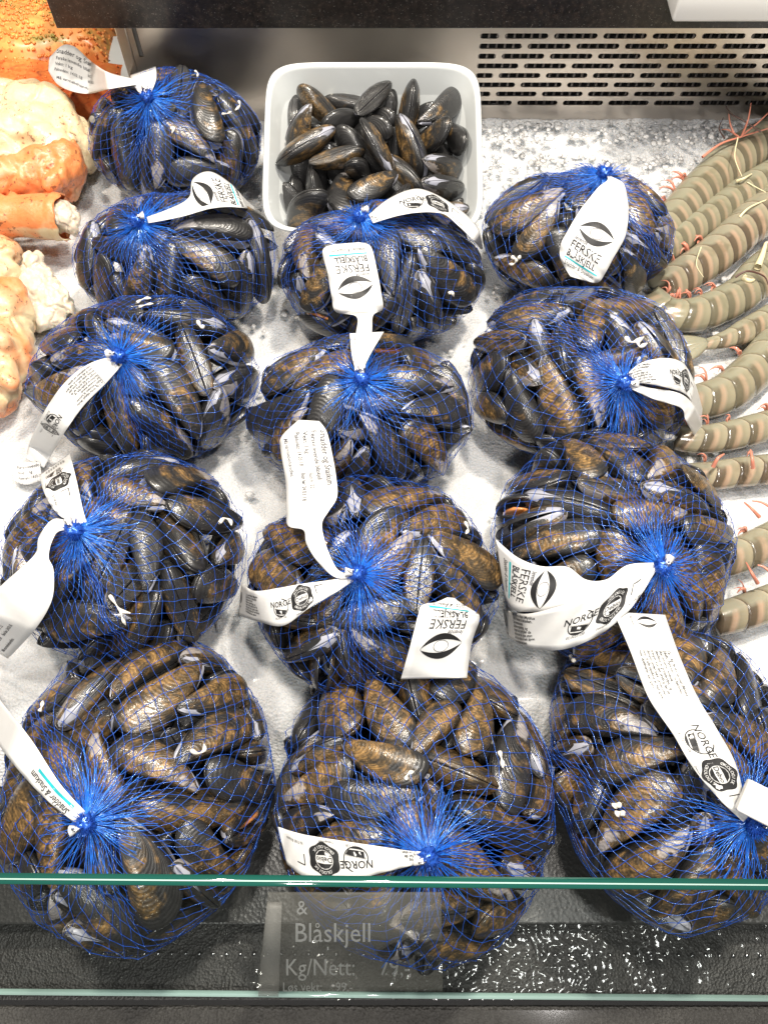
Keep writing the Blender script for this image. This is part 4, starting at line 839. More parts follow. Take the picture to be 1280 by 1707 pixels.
class Art:
    """flat artwork: x,y in tag widths"""
    def __init__(s): s.layers = {'ink': [], 'grey': [], 'teal': [], 'tag': []}
    def text(s, t, x, y, h, rot=0, bold=0, shear=0, col='ink', sx=1.0, center=False):
        V, F = text_poly(t, bold, shear)
        if not len(V): return
        V = V * h * np.array([sx, 1])
        if center: V = V - np.array([(V[:, 0].max() + V[:, 0].min()) / 2, (V[:, 1].max() + V[:, 1].min()) / 2])
        c, q = math.cos(rot), math.sin(rot); V = V @ np.array([[c, q], [-q, c]]) + np.array([x, y]); s.layers[col].append((V, F))
    def strip(s, A, B, col='ink'):
        A, B = np.array(A), np.array(B); n = len(A); V = np.concatenate([A, B]); F = [[i, i + 1, n + i + 1, n + i] for i in range(n - 1)]; s.layers[col].append((V, F))
    def line(s, x0, y0, x1, y1, w, col='ink', n=14):
        t = np.linspace(0, 1, n)[:, None]; d = np.array([x1 - x0, y1 - y0]); nn = np.array([-d[1], d[0]]) / (np.hypot(*d) + 1e-9) * w / 2
        P = np.array([x0, y0]) + t * d; s.strip(P + nn, P - nn, col)
    def ring(s, x, y, r0, r1, col='ink', n=40, sx=1.0, a0=0, a1=2 * math.pi):
        a = np.linspace(a0, a1, n); e = np.stack([np.cos(a) * sx, np.sin(a)], 1); c = np.array([x, y]); s.strip(c + e * r0, c + e * r1, col)
    def arctext(s, t, x, y, r, h, mid, cw=True, bold=.0, col='tag'):
        n = len(t); step = h * .68 / r
        for i, ch in enumerate(t):
            a = mid + (-(i - (n - 1) / 2) * step if cw else (i - (n - 1) / 2) * step)
            rot = a - math.pi / 2 if cw else a + math.pi / 2
            s.text(ch, x + r * math.cos(a), y + r * math.sin(a), h, rot, bold, 0, col, center=True)
    def xf(s, M2, off):
        o = Art()
        for k, L in s.layers.items(): o.layers[k] = [(V @ np.array(M2).T + np.array(off), F) for V, F in L]
        return o
    def add(s, o):
        for k in s.layers: s.layers[k] += o.layers[k]
def shell_mark(a, x, y, s_, rot=0):
    # opened black shell halves: two crescents
    n = 24; t = np.linspace(0, 1, n); b = Art()
    xx = (t - .5) * 1.5
    outer = .46 * np.sin(math.pi * t) ** .8; inner = .20 * np.sin(math.pi * t) ** .9
    b.strip(np.stack([xx, outer], 1), np.stack([xx, inner + .02], 1)); b.strip(np.stack([xx, -outer], 1), np.stack([xx, -inner - .02], 1))
    c, q = math.cos(rot) * s_, math.sin(rot) * s_
    a.add(b.xf([[c, -q], [q, c]], (x, y)))
def art_front():
    """pennant front, upright, tip down; x -0.5..0.5, y from 0 (neck) down to -1.35"""
    a = Art(); shell_mark(a, .0, -.30, .58, R(8))
    a.ring(0, -.30, .11, .12, 'grey', 30, 1.35)
    a.text('levende', -.40, -.62, .13, shear=.3, col='grey', sx=.8, bold=.012)
    a.text('FERSKE', -.42, -.84, .27, col='ink', sx=.92)
    a.text('BLÅSKJELL', -.42, -1.03, .20, bold=.018, sx=.84)
    a.line(-.44, -1.09, .44, -1.09, .04, 'teal')
    a.text('Snadder & Snaskum', -.43, -1.24, .145, shear=.35, sx=.68, bold=.008)
    return a
def art_back():
    a = Art()
    a.text('Snadder og Snaskum', 0, .0, .19, col='grey', sx=.86, bold=.012)
    a.text('Ferske levende blåskjell', 0, -.18, .135, col='grey', sx=.92, bold=.012)
    a.text('Vekt: 1 kg', 0, -.34, .125, col='grey', bold=.012); a.text('Batch: 22', .95, -.34, .12, col='grey')
    a.text('Pakkedato: 14.03.18', 0, -.50, .12, col='grey', sx=.8, bold=.012); a.text('Best før: 24.03.18', .95, -.50, .12, col='grey', sx=.8, bold=.012)
    a.text('Må varmebehandles.', .1, -.72, .115, col='grey', bold=.012)
    return a
LINES = ['Ca. 1 kg. ferske blåskjell (Mytilus', 'Edulis) Pakkedato: Se baksiden.', 'Skal omsettes levende.', 'Skjellene er gryteferdige, og', 'trenger kun lett skylling før de', 'dampes under lokk i gryte uten', 'vann til alle skjellene er helt åpne.', 'Hele skjellmaten kan spises.']
def art_info(x0=0.0, upto=9):
    """long strip: reading along x, y 0..1"""
    a = Art(); x = x0
    shell_mark(a, x + .3, .62, .40, R(90))
    a.text('78000020', x + .1, .16, .10, sx=.8)
    for i, s in enumerate(LINES): a.text(s, x + 1.30, .86 - i * .113, .128, sx=.84, bold=.014)
    cx = x + 4.05
    a.ring(cx, .46, .36, .33, a0=R(-190), a1=R(70)); a.text('NORGE', cx, .60, .30, bold=.012, sx=.95, center=True)
    a.strip([(cx - .25, .44), (cx - .1, .40), (cx + .1, .36), (cx + .28, .30)], [(cx - .24, .26), (cx - .08, .22), (cx + .1, .19), (cx + .18, .18)])
    a.strip([(cx - .22, .22), (cx, .17), (cx + .2, .14)], [(cx - .1, .12), (cx, .115), (cx + .08, .12)])
    a.text('SEAFOOD FROM NORWAY', cx - .3, .42, .07, rot=R(-12), sx=.7)
    a.text('EC-N-ST-158', x + 3.75, .03, .115, sx=.85)
    cx = x + 5.0
    b = Art(); ang = np.linspace(0, 2 * math.pi, 49); rad = .47 * (1 - .06 * np.cos(6 * ang)); e = np.stack([np.cos(ang), np.sin(ang)], 1)
    a.strip(np.array([cx, .5]) + e * rad[:, None], np.array([cx, .5]) + e * .27)
    a.strip([(cx - .24, .60), (cx, .62), (cx + .24, .60)], [(cx - .13, .72), (cx, .755), (cx + .13, .72)]); a.strip([(cx - .24, .40), (cx, .38), (cx + .24, .40)], [(cx - .13, .28), (cx, .245), (cx + .13, .28)])
    a.text('Debio', cx, .50, .20, bold=.012, center=True)
    a.arctext('ØKOLOGISK', cx, .5, .355, .12, R(90)); a.arctext('ØKOLOGISK', cx, .5, .355, .12, R(270), cw=False)
    a.text('Debiogodkjent', x + 4.65, -.03 + .0, .09, sx=.85)
    a.text('N-7100 Rissa', x + 5.62, .12, .12, sx=.85)
    a.line(x + 5.62, .75, x + 5.62, .45, .03); a.line(x + 5.62, .75, x + 5.9, .72, .03)
    return a

def ribbon(k, pairs, art=None, mode='info', scale=1.0, off=(0, 0), nu=56, nv=9, name='label_tag', curl=.0, bag_only=False, gz=0.0):
    root, K, ax = ROOT[k]
    P = catmull([p[:4] for p in pairs], nu)
    hts = catmull([[p[4] if len(p) > 4 else 3.0] for p in pairs], nu)[:, 0] / 1000
    D = np.zeros((nu, 3))
    for i in range(nu):
        for c, (fx) in enumerate((0, .5, 1)):
            D[i, c] = sdepth(P[i, 0] * (1 - fx) + P[i, 2] * fx, P[i, 1] * (1 - fx) + P[i, 3] * fx, gz=gz)
    d = D.min(1)
    kd = (K - CO).dot(FW)
    d = d - hts
    pad = 5
    dd = np.pad(d, pad, mode='edge'); mn = np.array([dd[i:i + 2 * pad + 1].min() for i in range(nu)])
    dd = np.pad(mn, pad, mode='edge'); sm = np.array([dd[i:i + 2 * pad + 1].mean() for i in range(nu)])
    # tilt across the width, softened
    tilt = np.array([D[i, 2] - D[i, 0] for i in range(nu)]); tilt = np.clip(tilt, -.03, .03); tt = np.pad(tilt, pad, mode='edge'); tilt = np.array([tt[i:i + 2 * pad + 1].mean() for i in range(nu)]) * .6
    G = np.zeros((nu, nv, 3))
    for i in range(nu):
        for j in range(nv):
            v = j / (nv - 1)
            px = P[i, 0] * (1 - v) + P[i, 2] * v; py = P[i, 1] * (1 - v) + P[i, 3] * v
            dep = sm[i] + tilt[i] * (v - .5) + curl * ((v - .5) ** 2 * 4) * .004 + .0006 * math.sin(i * .9 + j * .8)
            G[i, j] = tuple(CO + ray(px, py) * dep)
    V = G.reshape(-1, 3)
    me = npmesh('tag', V, gridfaces(nu, nv))
    o = link(name, me, root, M['tag'])
    md = o.modifiers.new('s', 'SOLIDIFY'); md.thickness = .00025; md.offset = 0
    if art is None: return o, G
    # metric frame along the ribbon
    mid = G[:, nv // 2]; seg = np.linalg.norm(np.diff(mid, axis=0), axis=1); S = np.concatenate([[0], np.cumsum(seg)])
    Wd = np.median(np.linalg.norm(G[:, 0] - G[:, -1], axis=1)[nu // 4: -nu // 8]); 
    nrm = np.zeros_like(G)
    du = np.gradient(G, axis=0); dv = np.gradient(G, axis=1); nrm = np.cross(du, dv); nrm /= np.linalg.norm(nrm, axis=2, keepdims=True) + 1e-12
    flip = np.sign((nrm * (np.array(tuple(CO)) - G)).sum(2, keepdims=True)); nrm *= flip
    wloc = np.linalg.norm(G[:, 0] - G[:, -1], axis=1); U = scale * Wd; off = list(off)
    if mode in ('front', 'back'): U = scale * np.percentile(wloc, 88)
    if len(off) == 1: off = [S[-1] / U - (1.42 if mode == 'front' else .22), 0 if mode == 'front' else -.32]
    def mp(V2, lift):
        # art x,y -> along s, across y (from centre, towards the left edge)
        if mode == 'info': s = V2[:, 0]; y = V2[:, 1] - .5
        elif mode == 'front': s = -V2[:, 1]; y = V2[:, 0]
        elif mode == 'back': s = -V2[:, 0]; y = -V2[:, 1]
        s = (s + off[0]) * U; y = (y + off[1]) * U
        fi = np.interp(s, S, np.arange(nu)); wl = np.interp(fi, np.arange(nu), wloc)
        fj = (.5 - y / wl) * (nv - 1)
        inside = (s > S[0] + .0005) & (s < S[-1] - .0005) & (fj > .12) & (fj < nv - 1.12)
        i0 = np.clip(fi.astype(int), 0, nu - 2); j0 = np.clip(fj.astype(int), 0, nv - 2); a = (fi - i0)[:, None]; b = np.clip(fj - j0, 0, 1)[:, None]
        def bl(X): return X[i0, j0] * (1 - a) * (1 - b) + X[i0 + 1, j0] * a * (1 - b) + X[i0, j0 + 1] * (1 - a) * b + X[i0 + 1, j0 + 1] * a * b
        return bl(G) + bl(nrm) * lift, inside
    for col, nm, lift in (('teal', 'teal_stripe', .00030), ('grey', 'grey_print', .00032), ('ink', 'black_print', .00035), ('tag', 'white_print', .00048)):
        Vs, Fs, oo = [], [], 0
        for V2, F2 in art.layers[col]:
            V3, ins = mp(V2, lift)
            Fk = [f for f in F2 if all(ins[q] for q in f)]
            if not Fk: continue
            Vs.append(V3); Fs += [[q + oo for q in f] for f in Fk]; oo += len(V3)
        if Vs:
            me = npmesh(nm, np.concatenate(Vs), Fs); p = link(nm, me, None, M[col], smooth=False); p.parent = o
            p.matrix_parent_inverse = Matrix.Identity(4)
    return o, G
F_, Bk, I_ = art_front(), art_back(), art_info()
# 1
ribbon(1, [(258, 99, 216, 118, 12), (261, 130, 222, 140, 10), (250, 160, 240, 164, 5)], I_, 'info', .9, (.0, 0))
ribbon(1, [(228, 141, 222, 131, 8), (185, 148, 180, 120, 12), (150, 156, 150, 100, 10), (120, 152, 125, 78, 8), (96, 140, 104, 76, 8), (81, 118, 83, 96, 8)], Bk, 'back', .82, (0,), gz=.055)
# 2
ribbon(2, [(245, 362, 248, 372, 5), (290, 345, 300, 362, 5), (316, 328, 335, 352, 6), (322, 298, 350, 348, 7), (350, 286, 375, 345, 8), (385, 306, 400, 346, 8), (412, 335, 420, 350, 5), (446, 362, 448, 368, 2)], F_, 'front', .90, (1.15, 0))
# 3
ribbon(3, [(204, 608, 194, 592, 4), (178, 638, 150, 606, 5), (142, 674, 112, 634, 6), (114, 712, 78, 680, 6), (92, 748, 52, 732, 6), (74, 780, 44, 764, 5)], I_, 'info', .86, (-.3, 0))
ribbon(3, [(72, 800, 66, 768, 4), (45, 808, 42, 771, 3), (24, 802, 20, 777, 3)], Bk, 'back', 1.5, (0,))
# 4
ribbon(4, [(117, 756, 66, 793, 6), (128, 800, 76, 825, 6), (138, 846, 96, 856, 5), (145, 870, 130, 880, 4)], I_, 'info', .95, (0, 0))
ribbon(4, [(122, 884, 114, 868, 4), (98, 886, 88, 866, 8), (86, 906, 66, 894, 11), (82, 930, 60, 922, 12), (90, 952, 34, 948, 12), (87, 1000, 4, 975, 10), (60, 1048, -28, 1010, 8), (14, 1098, -60, 1055, 6)], Bk, 'back', .80, (0,))
# 5
a5 = Art(); a5.text('Snadder & Snaskum', .5, .55, .33, shear=.35, bold=.012, sx=.8); a5.line(.5, .40, 2.4, .40, .10, 'teal')
ribbon(5, [(134, 1378, 150, 1360, 4), (80, 1335, 102, 1308, 6), (30, 1282, 52, 1232, 6), (-12, 1226, 2, 1168, 6), (-50, 1160, -35, 1110, 5)], a5, 'info', .9, (.1, 0))
# 6
ribbon(6, [(614, 358, 622, 372, 5), (650, 330, 662, 360, 8), (690, 315, 700, 354, 10), (722, 322, 737, 356, 9), (762, 346, 757, 370, 6), (795, 378, 784, 396, 4), (805, 414, 801, 416, 3)], I_, 'info', .85, (-2.4, 0))
# 7
ribbon(7, [(592, 618, 604, 620, 3), (586, 590, 618, 590, 6), (583, 556, 640, 553, 8)], None)
ribbon(7, [(591, 618, 604, 620, 6), (593, 560, 619, 560, 12), (594, 528, 622, 526, 9), (560, 520, 638, 515, 8), (553, 495, 635, 486, 7), (546, 455, 628, 448, 6), (538, 417, 618, 411, 6), (560, 407, 598, 404, 6)], F_, 'front', 0.86, (0,))
# 8
ribbon(8, [(588, 966, 590, 957, 4), (558, 962, 566, 952, 9), (531, 938, 552, 930, 12), (511, 907, 541, 900, 12), (506, 884, 537, 872, 10), (480, 876, 548, 852, 8), (478, 846, 562, 828, 7), (476, 800, 560, 792, 7), (468, 750, 552, 748, 7), (470, 727, 544, 718, 6), (498, 700, 532, 702, 6)], Bk, 'back', .98, (0,))
ribbon(8, [(403, 972, 398, 1026, 5), (425, 985, 430, 1036, 6), (465, 980, 472, 1043, 6), (505, 973, 515, 1014, 6), (550, 967, 556, 990, 6), (589, 960, 591, 967, 4)], I_, 'info', .95, (.1, 0))
ribbon(9, [(668, 1132, 778, 1130, 3), (684, 1075, 786, 1072, 5), (696, 1028, 799, 1032, 6), (703, 1009, 792, 1020, 6), (726, 1004, 772, 1008, 6), (745, 996, 757, 997, 6)], F_, 'front', 0.75, (0,))
# 9
ribbon(9, [(718, 1436, 712, 1420, 5), (690, 1442, 680, 1418, 7), (640, 1454, 640, 1412, 7), (570, 1470, 560, 1400, 6), (510, 1462, 502, 1390, 6), (478, 1440, 463, 1378, 5)], I_, 'info', .92, (-1.9, 0))
# 10
ribbon(10, [(1022, 296, 1010, 290, 4), (1040, 308, 1012, 300, 9), (1047, 345, 998, 311, 10), (1046, 372, 982, 330, 9), (1040, 398, 965, 352, 8), (1022, 430, 946, 384, 7), (1008, 456, 934, 408, 6), (998, 470, 934, 432, 6), (985, 471, 950, 461, 6)], F_, 'front', 0.81, (0,))
# 11
ribbon(11, [(1040, 628, 1045, 638, 5), (1068, 605, 1080, 640, 10), (1108, 597, 1118, 648, 13), (1138, 606, 1140, 656, 13), (1158, 640, 1152, 672, 11), (1172, 690, 1165, 730, 8)], I_, 'info', .8, (-1.5, 0))
ribbon(11, [(1040, 634, 1044, 645, 4), (1080, 646, 1088, 665, 8), (1130, 655, 1134, 680, 15), (1156, 676, 1142, 700, 14), (1170, 712, 1158, 730, 10), (1179, 762, 1171, 768, 5)], None)
# 12
ribbon(12, [(1088, 948, 1089, 938, 4), (1045, 967, 1045, 942, 9), (1008, 988, 1010, 966, 10), (970, 1003, 976, 966, 9), (925, 1016, 945, 945, 7), (880, 1020, 902, 944, 6), (852, 1016, 862, 929, 6), (842, 1000, 826, 899, 6)], F_, 'front', 0.77, (0,))
ribbon(12, [(838, 1015, 846, 1062, 7), (880, 1023, 880, 1079, 9), (960, 1002, 935, 1083, 10), (1018, 976, 992, 1062, 11), (1058, 956, 1042, 1024, 10), (1086, 943, 1072, 985, 8), (1096, 940, 1094, 948, 4)], I_, 'info', .72, (-.05, 0))
# 13
ribbon(13, [(1108, 1025, 1022, 1020, 7), (1130, 1088, 1050, 1085, 8), (1160, 1158, 1080, 1162, 8), (1194, 1215, 1120, 1222, 8), (1224, 1270, 1156, 1282, 8), (1240, 1330, 1202, 1336, 7), (1246, 1362, 1238, 1370, 5)], I_, 'info', .83, (.0, 0))

# clips and twisted tag ends at the knots
for k in BAGS:
    root, K, ax = ROOT[k]; e1 = ax.cross(Vector((0, 0, 1))).normalized(); rng = random.Random(k)
    tow = {1: (-.2, 1), 2: (1, .4), 3: (-1, .2), 4: (-.3, .6), 5: (-.7, -.3), 6: (.8, .4), 7: (0, .8), 8: (-.9, .1), 9: (-.9, 0), 10: (.4, .7), 11: (1, 0), 12: (.4, 1), 13: (.8, .6)}[k]
    dv = (RT * tow[0] + UP * tow[1]).normalized()
    pts = [K - dv * .001 + ax * .003, K + dv * .004 + ax * .005, K + dv * .008 + ax * .004]
    V, F = curve_tube(pts, [.0022, .0019, .0034], 7); V += np.random.default_rng(k).normal(size=V.shape) * .0003
    link('twisted_tag_end', npmesh('tw', V, F), root, M['tag'])
    V, F = curve_tube([K + dv * .004 + ax * .005 + (e1 * math.cos(a) + ax.cross(dv).normalized() * 0 + ax * math.sin(a)) * .0028 for a in np.linspace(0, 2 * math.pi, 14)], .0006, 6)
    link('metal_clip', npmesh('clip', V, F), root, M['clip'])
root, K, ax = ROOT[13]
me = boxmesh('wc', (-.012, -.010, -.004), (.012, .010, .004), .0015)
p = CO + ray(1268, 1340) * ((K - CO).dot(FW) - .012)
me.transform(Matrix.Translation(p) @ Matrix.Rotation(R(-28), 4, 'Z') @ Matrix.Rotation(R(20), 4, 'X')); link('white_clip', me, root, M['plastic'])

# ------------------------------------------------------------------ bowl
def bowl():
    def ring(hx, hy, z, r, n=96):
        pts = []
        for i in range(n):
            a = 2 * math.pi * i / n; c, s = math.cos(a), math.sin(a); e = 2 / 7.0
            pts.append((hx * math.copysign(abs(c) ** e, c), hy * math.copysign(abs(s) ** e, s), z))
        return pts
    d = BDEP
    prof = [(.045, .036, -.006), (.060, .050, -.007), (.070, .060, -.002), (.080, .068, .015), (.0915, .079, .038), (.1035, .0905, d), (.1042, .0912, d + .0015), (.1030, .090, d + .0028), (.1000, .0872, d + .002), (.0985, .0858, d - .001),
            (.0900, .077, .034), (.080, .067, .010), (.070, .058, .0015), (.058, .046, .0), (.02, .015, .0)]
    V = np.concatenate([np.array(ring(*p, 0)) for p in prof]); F = gridfaces(len(prof), 96, True)
    Fl = F.tolist() + [list(range(96))[::-1], list(range((len(prof) - 1) * 96, len(prof) * 96))]
    V = (np.array(BM)[:3, :3] @ V.T).T + np.array(BM)[:3, 3]
    o = link('serving_bowl', npmesh('bowl', V, Fl), mat=M['china']); tag(o, 'square white porcelain bowl filled with loose glossy dark mussels', 'bowl')
bowl()
# ------------------------------------------------------------------ king crab pieces at the left
def blob(name, balls, parent, mat, vox=.0019, amp=.003, freq=28, seed=0, ridge=0.0):
    """balls: (centre, radii, rotation about z, hue)"""
    bm = bmesh.new()
    for c, r_, rz, hue in balls:
        g = bmesh.ops.create_icosphere(bm, subdivisions=3, radius=1)
        M4 = Matrix.Translation(c) @ Matrix.Rotation(R(rz), 4, 'Z') @ Matrix.Diagonal((*r_, 1))
        bmesh.ops.transform(bm, matrix=M4, verts=g['verts'])
    me = bpy.data.meshes.new('b'); bm.to_mesh(me); bm.free()
    ob = bpy.data.objects.new('b', me); COL.objects.link(ob)
    md = ob.modifiers.new('r', 'REMESH'); md.mode = 'VOXEL'; md.voxel_size = vox
    ms = ob.modifiers.new('s', 'SMOOTH'); ms.iterations = 8; ms.factor = .5
    bpy.context.view_layer.update()
    me2 = bpy.data.meshes.new_from_object(ob.evaluated_get(bpy.context.evaluated_depsgraph_get())); bpy.data.objects.remove(ob)
    bm = bmesh.new(); bm.from_mesh(me2); bm.normal_update()
    for v in bm.verts:
        p = v.co * freq + Vector((seed * 7.1, 0, 0)); n = noise.noise(p) + .5 * noise.noise(p * 2.3) + .22 * noise.noise(p * 5) - .9 * max(0, .16 - abs(noise.noise(p * .75 + Vector((9, 2, 4)) + .35 * noise.noise_vector(p * 1.6)))) * 6
        if ridge: n += ridge * (1 - abs(noise.noise(p * .8 + Vector((5, 5, 5)))) * 3)
        v.co += v.normal * n * amp
    bm.to_mesh(me2); bm.free(); me2.materials.clear()
    ca = me2.color_attributes.new(name='hue', type='FLOAT_COLOR', domain='POINT')
    cs = [(Vector(c), max(r_), hue) for c, r_, rz, hue in balls]
    for i, v in enumerate(me2.vertices):
        w = 0; s_ = 0
        for c, r_, h in cs:
            k = math.exp(-((v.co - c).length / r_) ** 2 * 2.5) + 1e-6; w += k; s_ += k * h
        h = s_ / w; ca.data[i].color = (h, h, h, 1)
    return link(name, me2, parent, mat)
def P3(x, y, z): return at(x, y, z)
def lobes(cx, cy, sx, sy, z, n, r0, r1, hue, seed):
    rg = random.Random(seed); out = []
    for _ in range(n):
        x = cx + rg.gauss(0, sx); y = cy + rg.gauss(0, sy); q = rg.uniform(r0, r1)
        out.append((P3(x, y, z + rg.uniform(-.012, .016)), (q * rg.uniform(.7, 1.6), q * rg.uniform(.5, 1.1), q * rg.uniform(.5, .9)), rg.uniform(-80, 80), max(0, min(1, hue + rg.gauss(0, .22)))))
    return out
e = empty('crab_shoulder', P3(60, 260, .0)); tag(e, 'creamy white and orange boiled crab shoulder beside the topmost left bag', 'crab', 'boiled crab pieces')
blob('shell', [(P3(-10, 194, 0.038), (.045, .04, .035), 0, .1), (P3(60, 189, 0.043), (.04, .035, .03), 20, .05), (P3(108, 229, 0.038), (.035, .028, .028), -30, .15), (P3(20, 249, 0.043), (.04, .03, .035), 10, .0), (P3(75, 269, 0.038), (.035, .03, .03), 0, .1), (P3(140, 259, 0.025), (.016, .022, .02), 0, .2), (P3(0, 304, 0.034), (.04, .035, .03), 0, .2)] + lobes(58, 226, 46, 26, .048, 13, .014, .026, .12, 3), e, M['crab'], amp=.0045, freq=26, ridge=.55)
blob('joint', [(P3(20, 310, .045), (.045, .022, .03), 10, .85), (P3(75, 295, .045), (.032, .024, .03), 25, .9), (P3(112, 275, .05), (.018, .024, .026), 0, 1.0), (P3(118, 310, .028), (.010, .018, .018), 0, .55), (P3(122, 250, .058), (.006, .012, .01), 0, 1.0), (P3(40, 278, .060), (.03, .010, .012), 18, .7), (P3(95, 300, .058), (.02, .008, .012), 60, .9)], e, M['crab'], amp=.0030, freq=40, seed=3, ridge=.4)
# leg: an orange tube broken open at its right end
e = empty('crab_limb', P3(40, 365, .0)); tag(e, 'bright orange crab leg with a torn white end pointing right', 'crab', 'boiled crab pieces')
pts = [P3(x, y, .047) for x, y in ((-70, 368), (-20, 364), (30, 361), (70, 361), (106, 362))]
pts = [Vector(p) for p in catmull([tuple(p) for p in pts], 40)]
rng = random.Random(8); sp = [(rng.uniform(2, 37), rng.uniform(0, 6.28)) for _ in range(16)]
V, F = curve_tube(pts, [.0195 + .001 * math.sin(i * .25) + (.0015 if i > 34 else 0) for i in range(40)], 40)
C_ = np.repeat(np.array([tuple(p) for p in pts]), 40, 0); idx = np.arange(len(V)); ii, aa = idx // 40, (idx % 40) / 40 * 2 * math.pi
bump_ = np.zeros(len(V))
for s_, a_ in sp: bump_ += .0042 * np.exp(-((ii - s_) ** 2 / .9 + (np.angle(np.exp(1j * (aa - a_))) / .14) ** 2))
bump_ += np.array([noise.noise(Vector(v) * 60) * .0010 for v in V])
dirs = V - C_; dirs /= np.linalg.norm(dirs, axis=1)[:, None] + 1e-9; V = V + dirs * bump_[:, None]
last = ii == 39; V[last] += np.array([[1, 0, 0]]) * (np.array([noise.noise((a_ * 1.7, 2, 0)) for a_ in aa[last]]) * .012)[:, None]
me = npmesh('leg', V, F); ca = me.color_attributes.new(name='hue', type='FLOAT_COLOR', domain='POINT')
for i in range(len(V)):
    h = .98 - .55 * (math.sin(aa[i] + 1.2) > .86); ca.data[i].color = (h, h, h, 1)
link('leg_shell', me, e, M['crab']).modifiers.new('s', 'SOLIDIFY').thickness = .0012
M['flesh'] = simple('white_crab_meat', (.64, .56, .45), .3, Coat_Weight=.4, Subsurface_Weight=.3, Subsurface_Scale=.004)
blob('leg_meat', [(P3(98, 362, .047), (.018, .015, .016), 0, 0), (P3(116, 368, .046), (.011, .012, .013), 0, 0), (P3(112, 352, .048), (.010, .009, .010), 0, 0), (P3(124, 380, .04), (.005, .008, .007), 30, 0)], e, M['flesh'], vox=.0014, amp=.0024, freq=95, seed=4)
e = empty('crab_joint', P3(10, 560, .0)); tag(e, 'cream and orange crab joint at the left edge beside the third bag down', 'crab', 'boiled crab pieces')
blob('shell', [(P3(-20, 470, .03), (.035, .032, .03), 0, .2), (P3(5, 530, .035), (.028, .03, .03), 0, .35), (P3(0, 590, .035), (.031, .034, .03), 0, .75), (P3(22, 575, .03), (.018, .03, .024), 10, .45), (P3(-15, 650, .03), (.026, .024, .025), 0, .5), (P3(-10, 420, .03), (.026, .018, .02), 0, .35)] + lobes(14, 560, 14, 60, .045, 10, .012, .022, .45, 9), e, M['crab'], amp=.0032, freq=34, seed=6, ridge=.5)
e = empty('crab_meat', P3(75, 480, 0)); tag(e, 'torn flake of white crab meat standing on the ice below the orange leg', 'crab meat')
blob('flake', [(P3(62, 480, .022), (.020, .028, .016), 10, 0), (P3(88, 500, .020), (.018, .022, .014), 30, 0), (P3(40, 470, .022), (.012, .022, .012), -20, 0), (P3(60, 440, .030), (.006, .014, .010), 0, 0), (P3(48, 432, .032), (.003, .010, .008), -10, 0), (P3(108, 500, .02), (.006, .02, .008), 30, 0), (P3(75, 528, .016), (.02, .016, .012), 0, 0)], e, M['flesh'], vox=.0013, amp=.0030, freq=75, seed=9, ridge=.6)

# ------------------------------------------------------------------ cured fish at the top left
def mound(name, x0, x1, y0, y1, z0, h, mat, seed, label, cat, grains=0, gr=.002, parent=None, skew=0.0):
    xs = np.linspace(x0, x1, 110); ys = np.linspace(y0, y1, 90); V = []
    for x in xs:
        for y in ys:
            ex = min(x - x0, x1 - x) / .03; ey = min(y - y0, y1 - y) / .03; ed = 1 - math.exp(-max(0, min(ex, ey)) * 2.2)
            z = z0 + h * ed + noise.noise((x * 14, y * 14, seed)) * .010 * ed + noise.noise((x * 60, y * 60, seed)) * .003 * ed
            V.append((x + noise.noise((y * 18, seed, 0)) * .012 + skew * (y - y0), y + noise.noise((x * 15, seed, 4)) * .014, z))
    V = np.array(V); F = gridfaces(len(xs), len(ys)); Fl = F.tolist()
    if grains:
        rng = random.Random(seed); bm = bmesh.new(); bmesh.ops.create_icosphere(bm, subdivisions=1, radius=1)
        bv = np.array([tuple(v.co) for v in bm.verts]); bf = np.array([[v.index for v in f.verts] for f in bm.faces]); bm.free(); ps = []
        for _ in range(grains):
            c = V[rng.randrange(len(V))]; ps.append((bv * rng.uniform(.5, 1.2) * gr + c + np.array([rng.uniform(-.002, .002), rng.uniform(-.002, .002), gr * .4]), bf))
        V2, F2 = join(ps); Fl += (F2 + len(V)).tolist(); V = np.concatenate([V, V2])
    o = link(name, npmesh(name, V, Fl), mat=mat); tag(o, label, cat); return o
M['crust'] = mat_fillet('grain_crust', (.80, .18, .04), (.88, .50, .14), (.74, .30, .09), (.20, .26, .06), 190)
M['redfish'] = mat_fillet('red_fillet', (.66, .10, .02), (.76, .20, .05), (.80, .28, .07), (.22, .035, .02), 260)
M['herb'] = simple('chopped_dill', (.10, .16, .03), .5)
fx = at(207, 150, .03).x
mound('crusted_fillet', -.80, -.325, .905, 1.40, -.01, .045, M['crust'], 3, 'grain and herb crusted orange fish side beyond the stone shelf end', 'fish fillet', 11000, .0021)
mound('red_fillet', -.72, -.300, .80, .925, -.012, .038, M['redfish'], 8, 'red orange speckled fish fillet under the curled white tag', 'fish fillet', 500, .0016)
mound('smoked_fillet', -.62, -.46, 1.155, 1.32, .03, .03, M['redfish'], 18, 'dark red fillet edge in the very top left corner', 'fish fillet', 120, .0016)
rng = random.Random(2); A_, B_ = [], []
for _ in range(260):
    cx, cy = rng.choice([(-.50, 1.05), (-.44, 1.0), (-.55, 1.10), (-.40, .97), (-.47, 1.13), (-.52, .99)])
    x = cx + rng.gauss(0, .02); y = cy + rng.gauss(0, .02); z = .040 + rng.uniform(0, .01); a = rng.uniform(0, 6.28); l = rng.uniform(.003, .008)
    A_.append((x, y, z)); B_.append((x + l * math.cos(a), y + l * math.sin(a), z + rng.uniform(-.002, .003)))
V, F = tubes(A_, B_, .0007, .0003, 4); o = link('chopped_dill', npmesh('dill', V, F), mat=M['herb']); tag(o, 'green dill sprigs strewn over the crusted orange fish', 'dill', kind='stuff')
a = at(118, 192, .012); b = at(204, 176, .012)
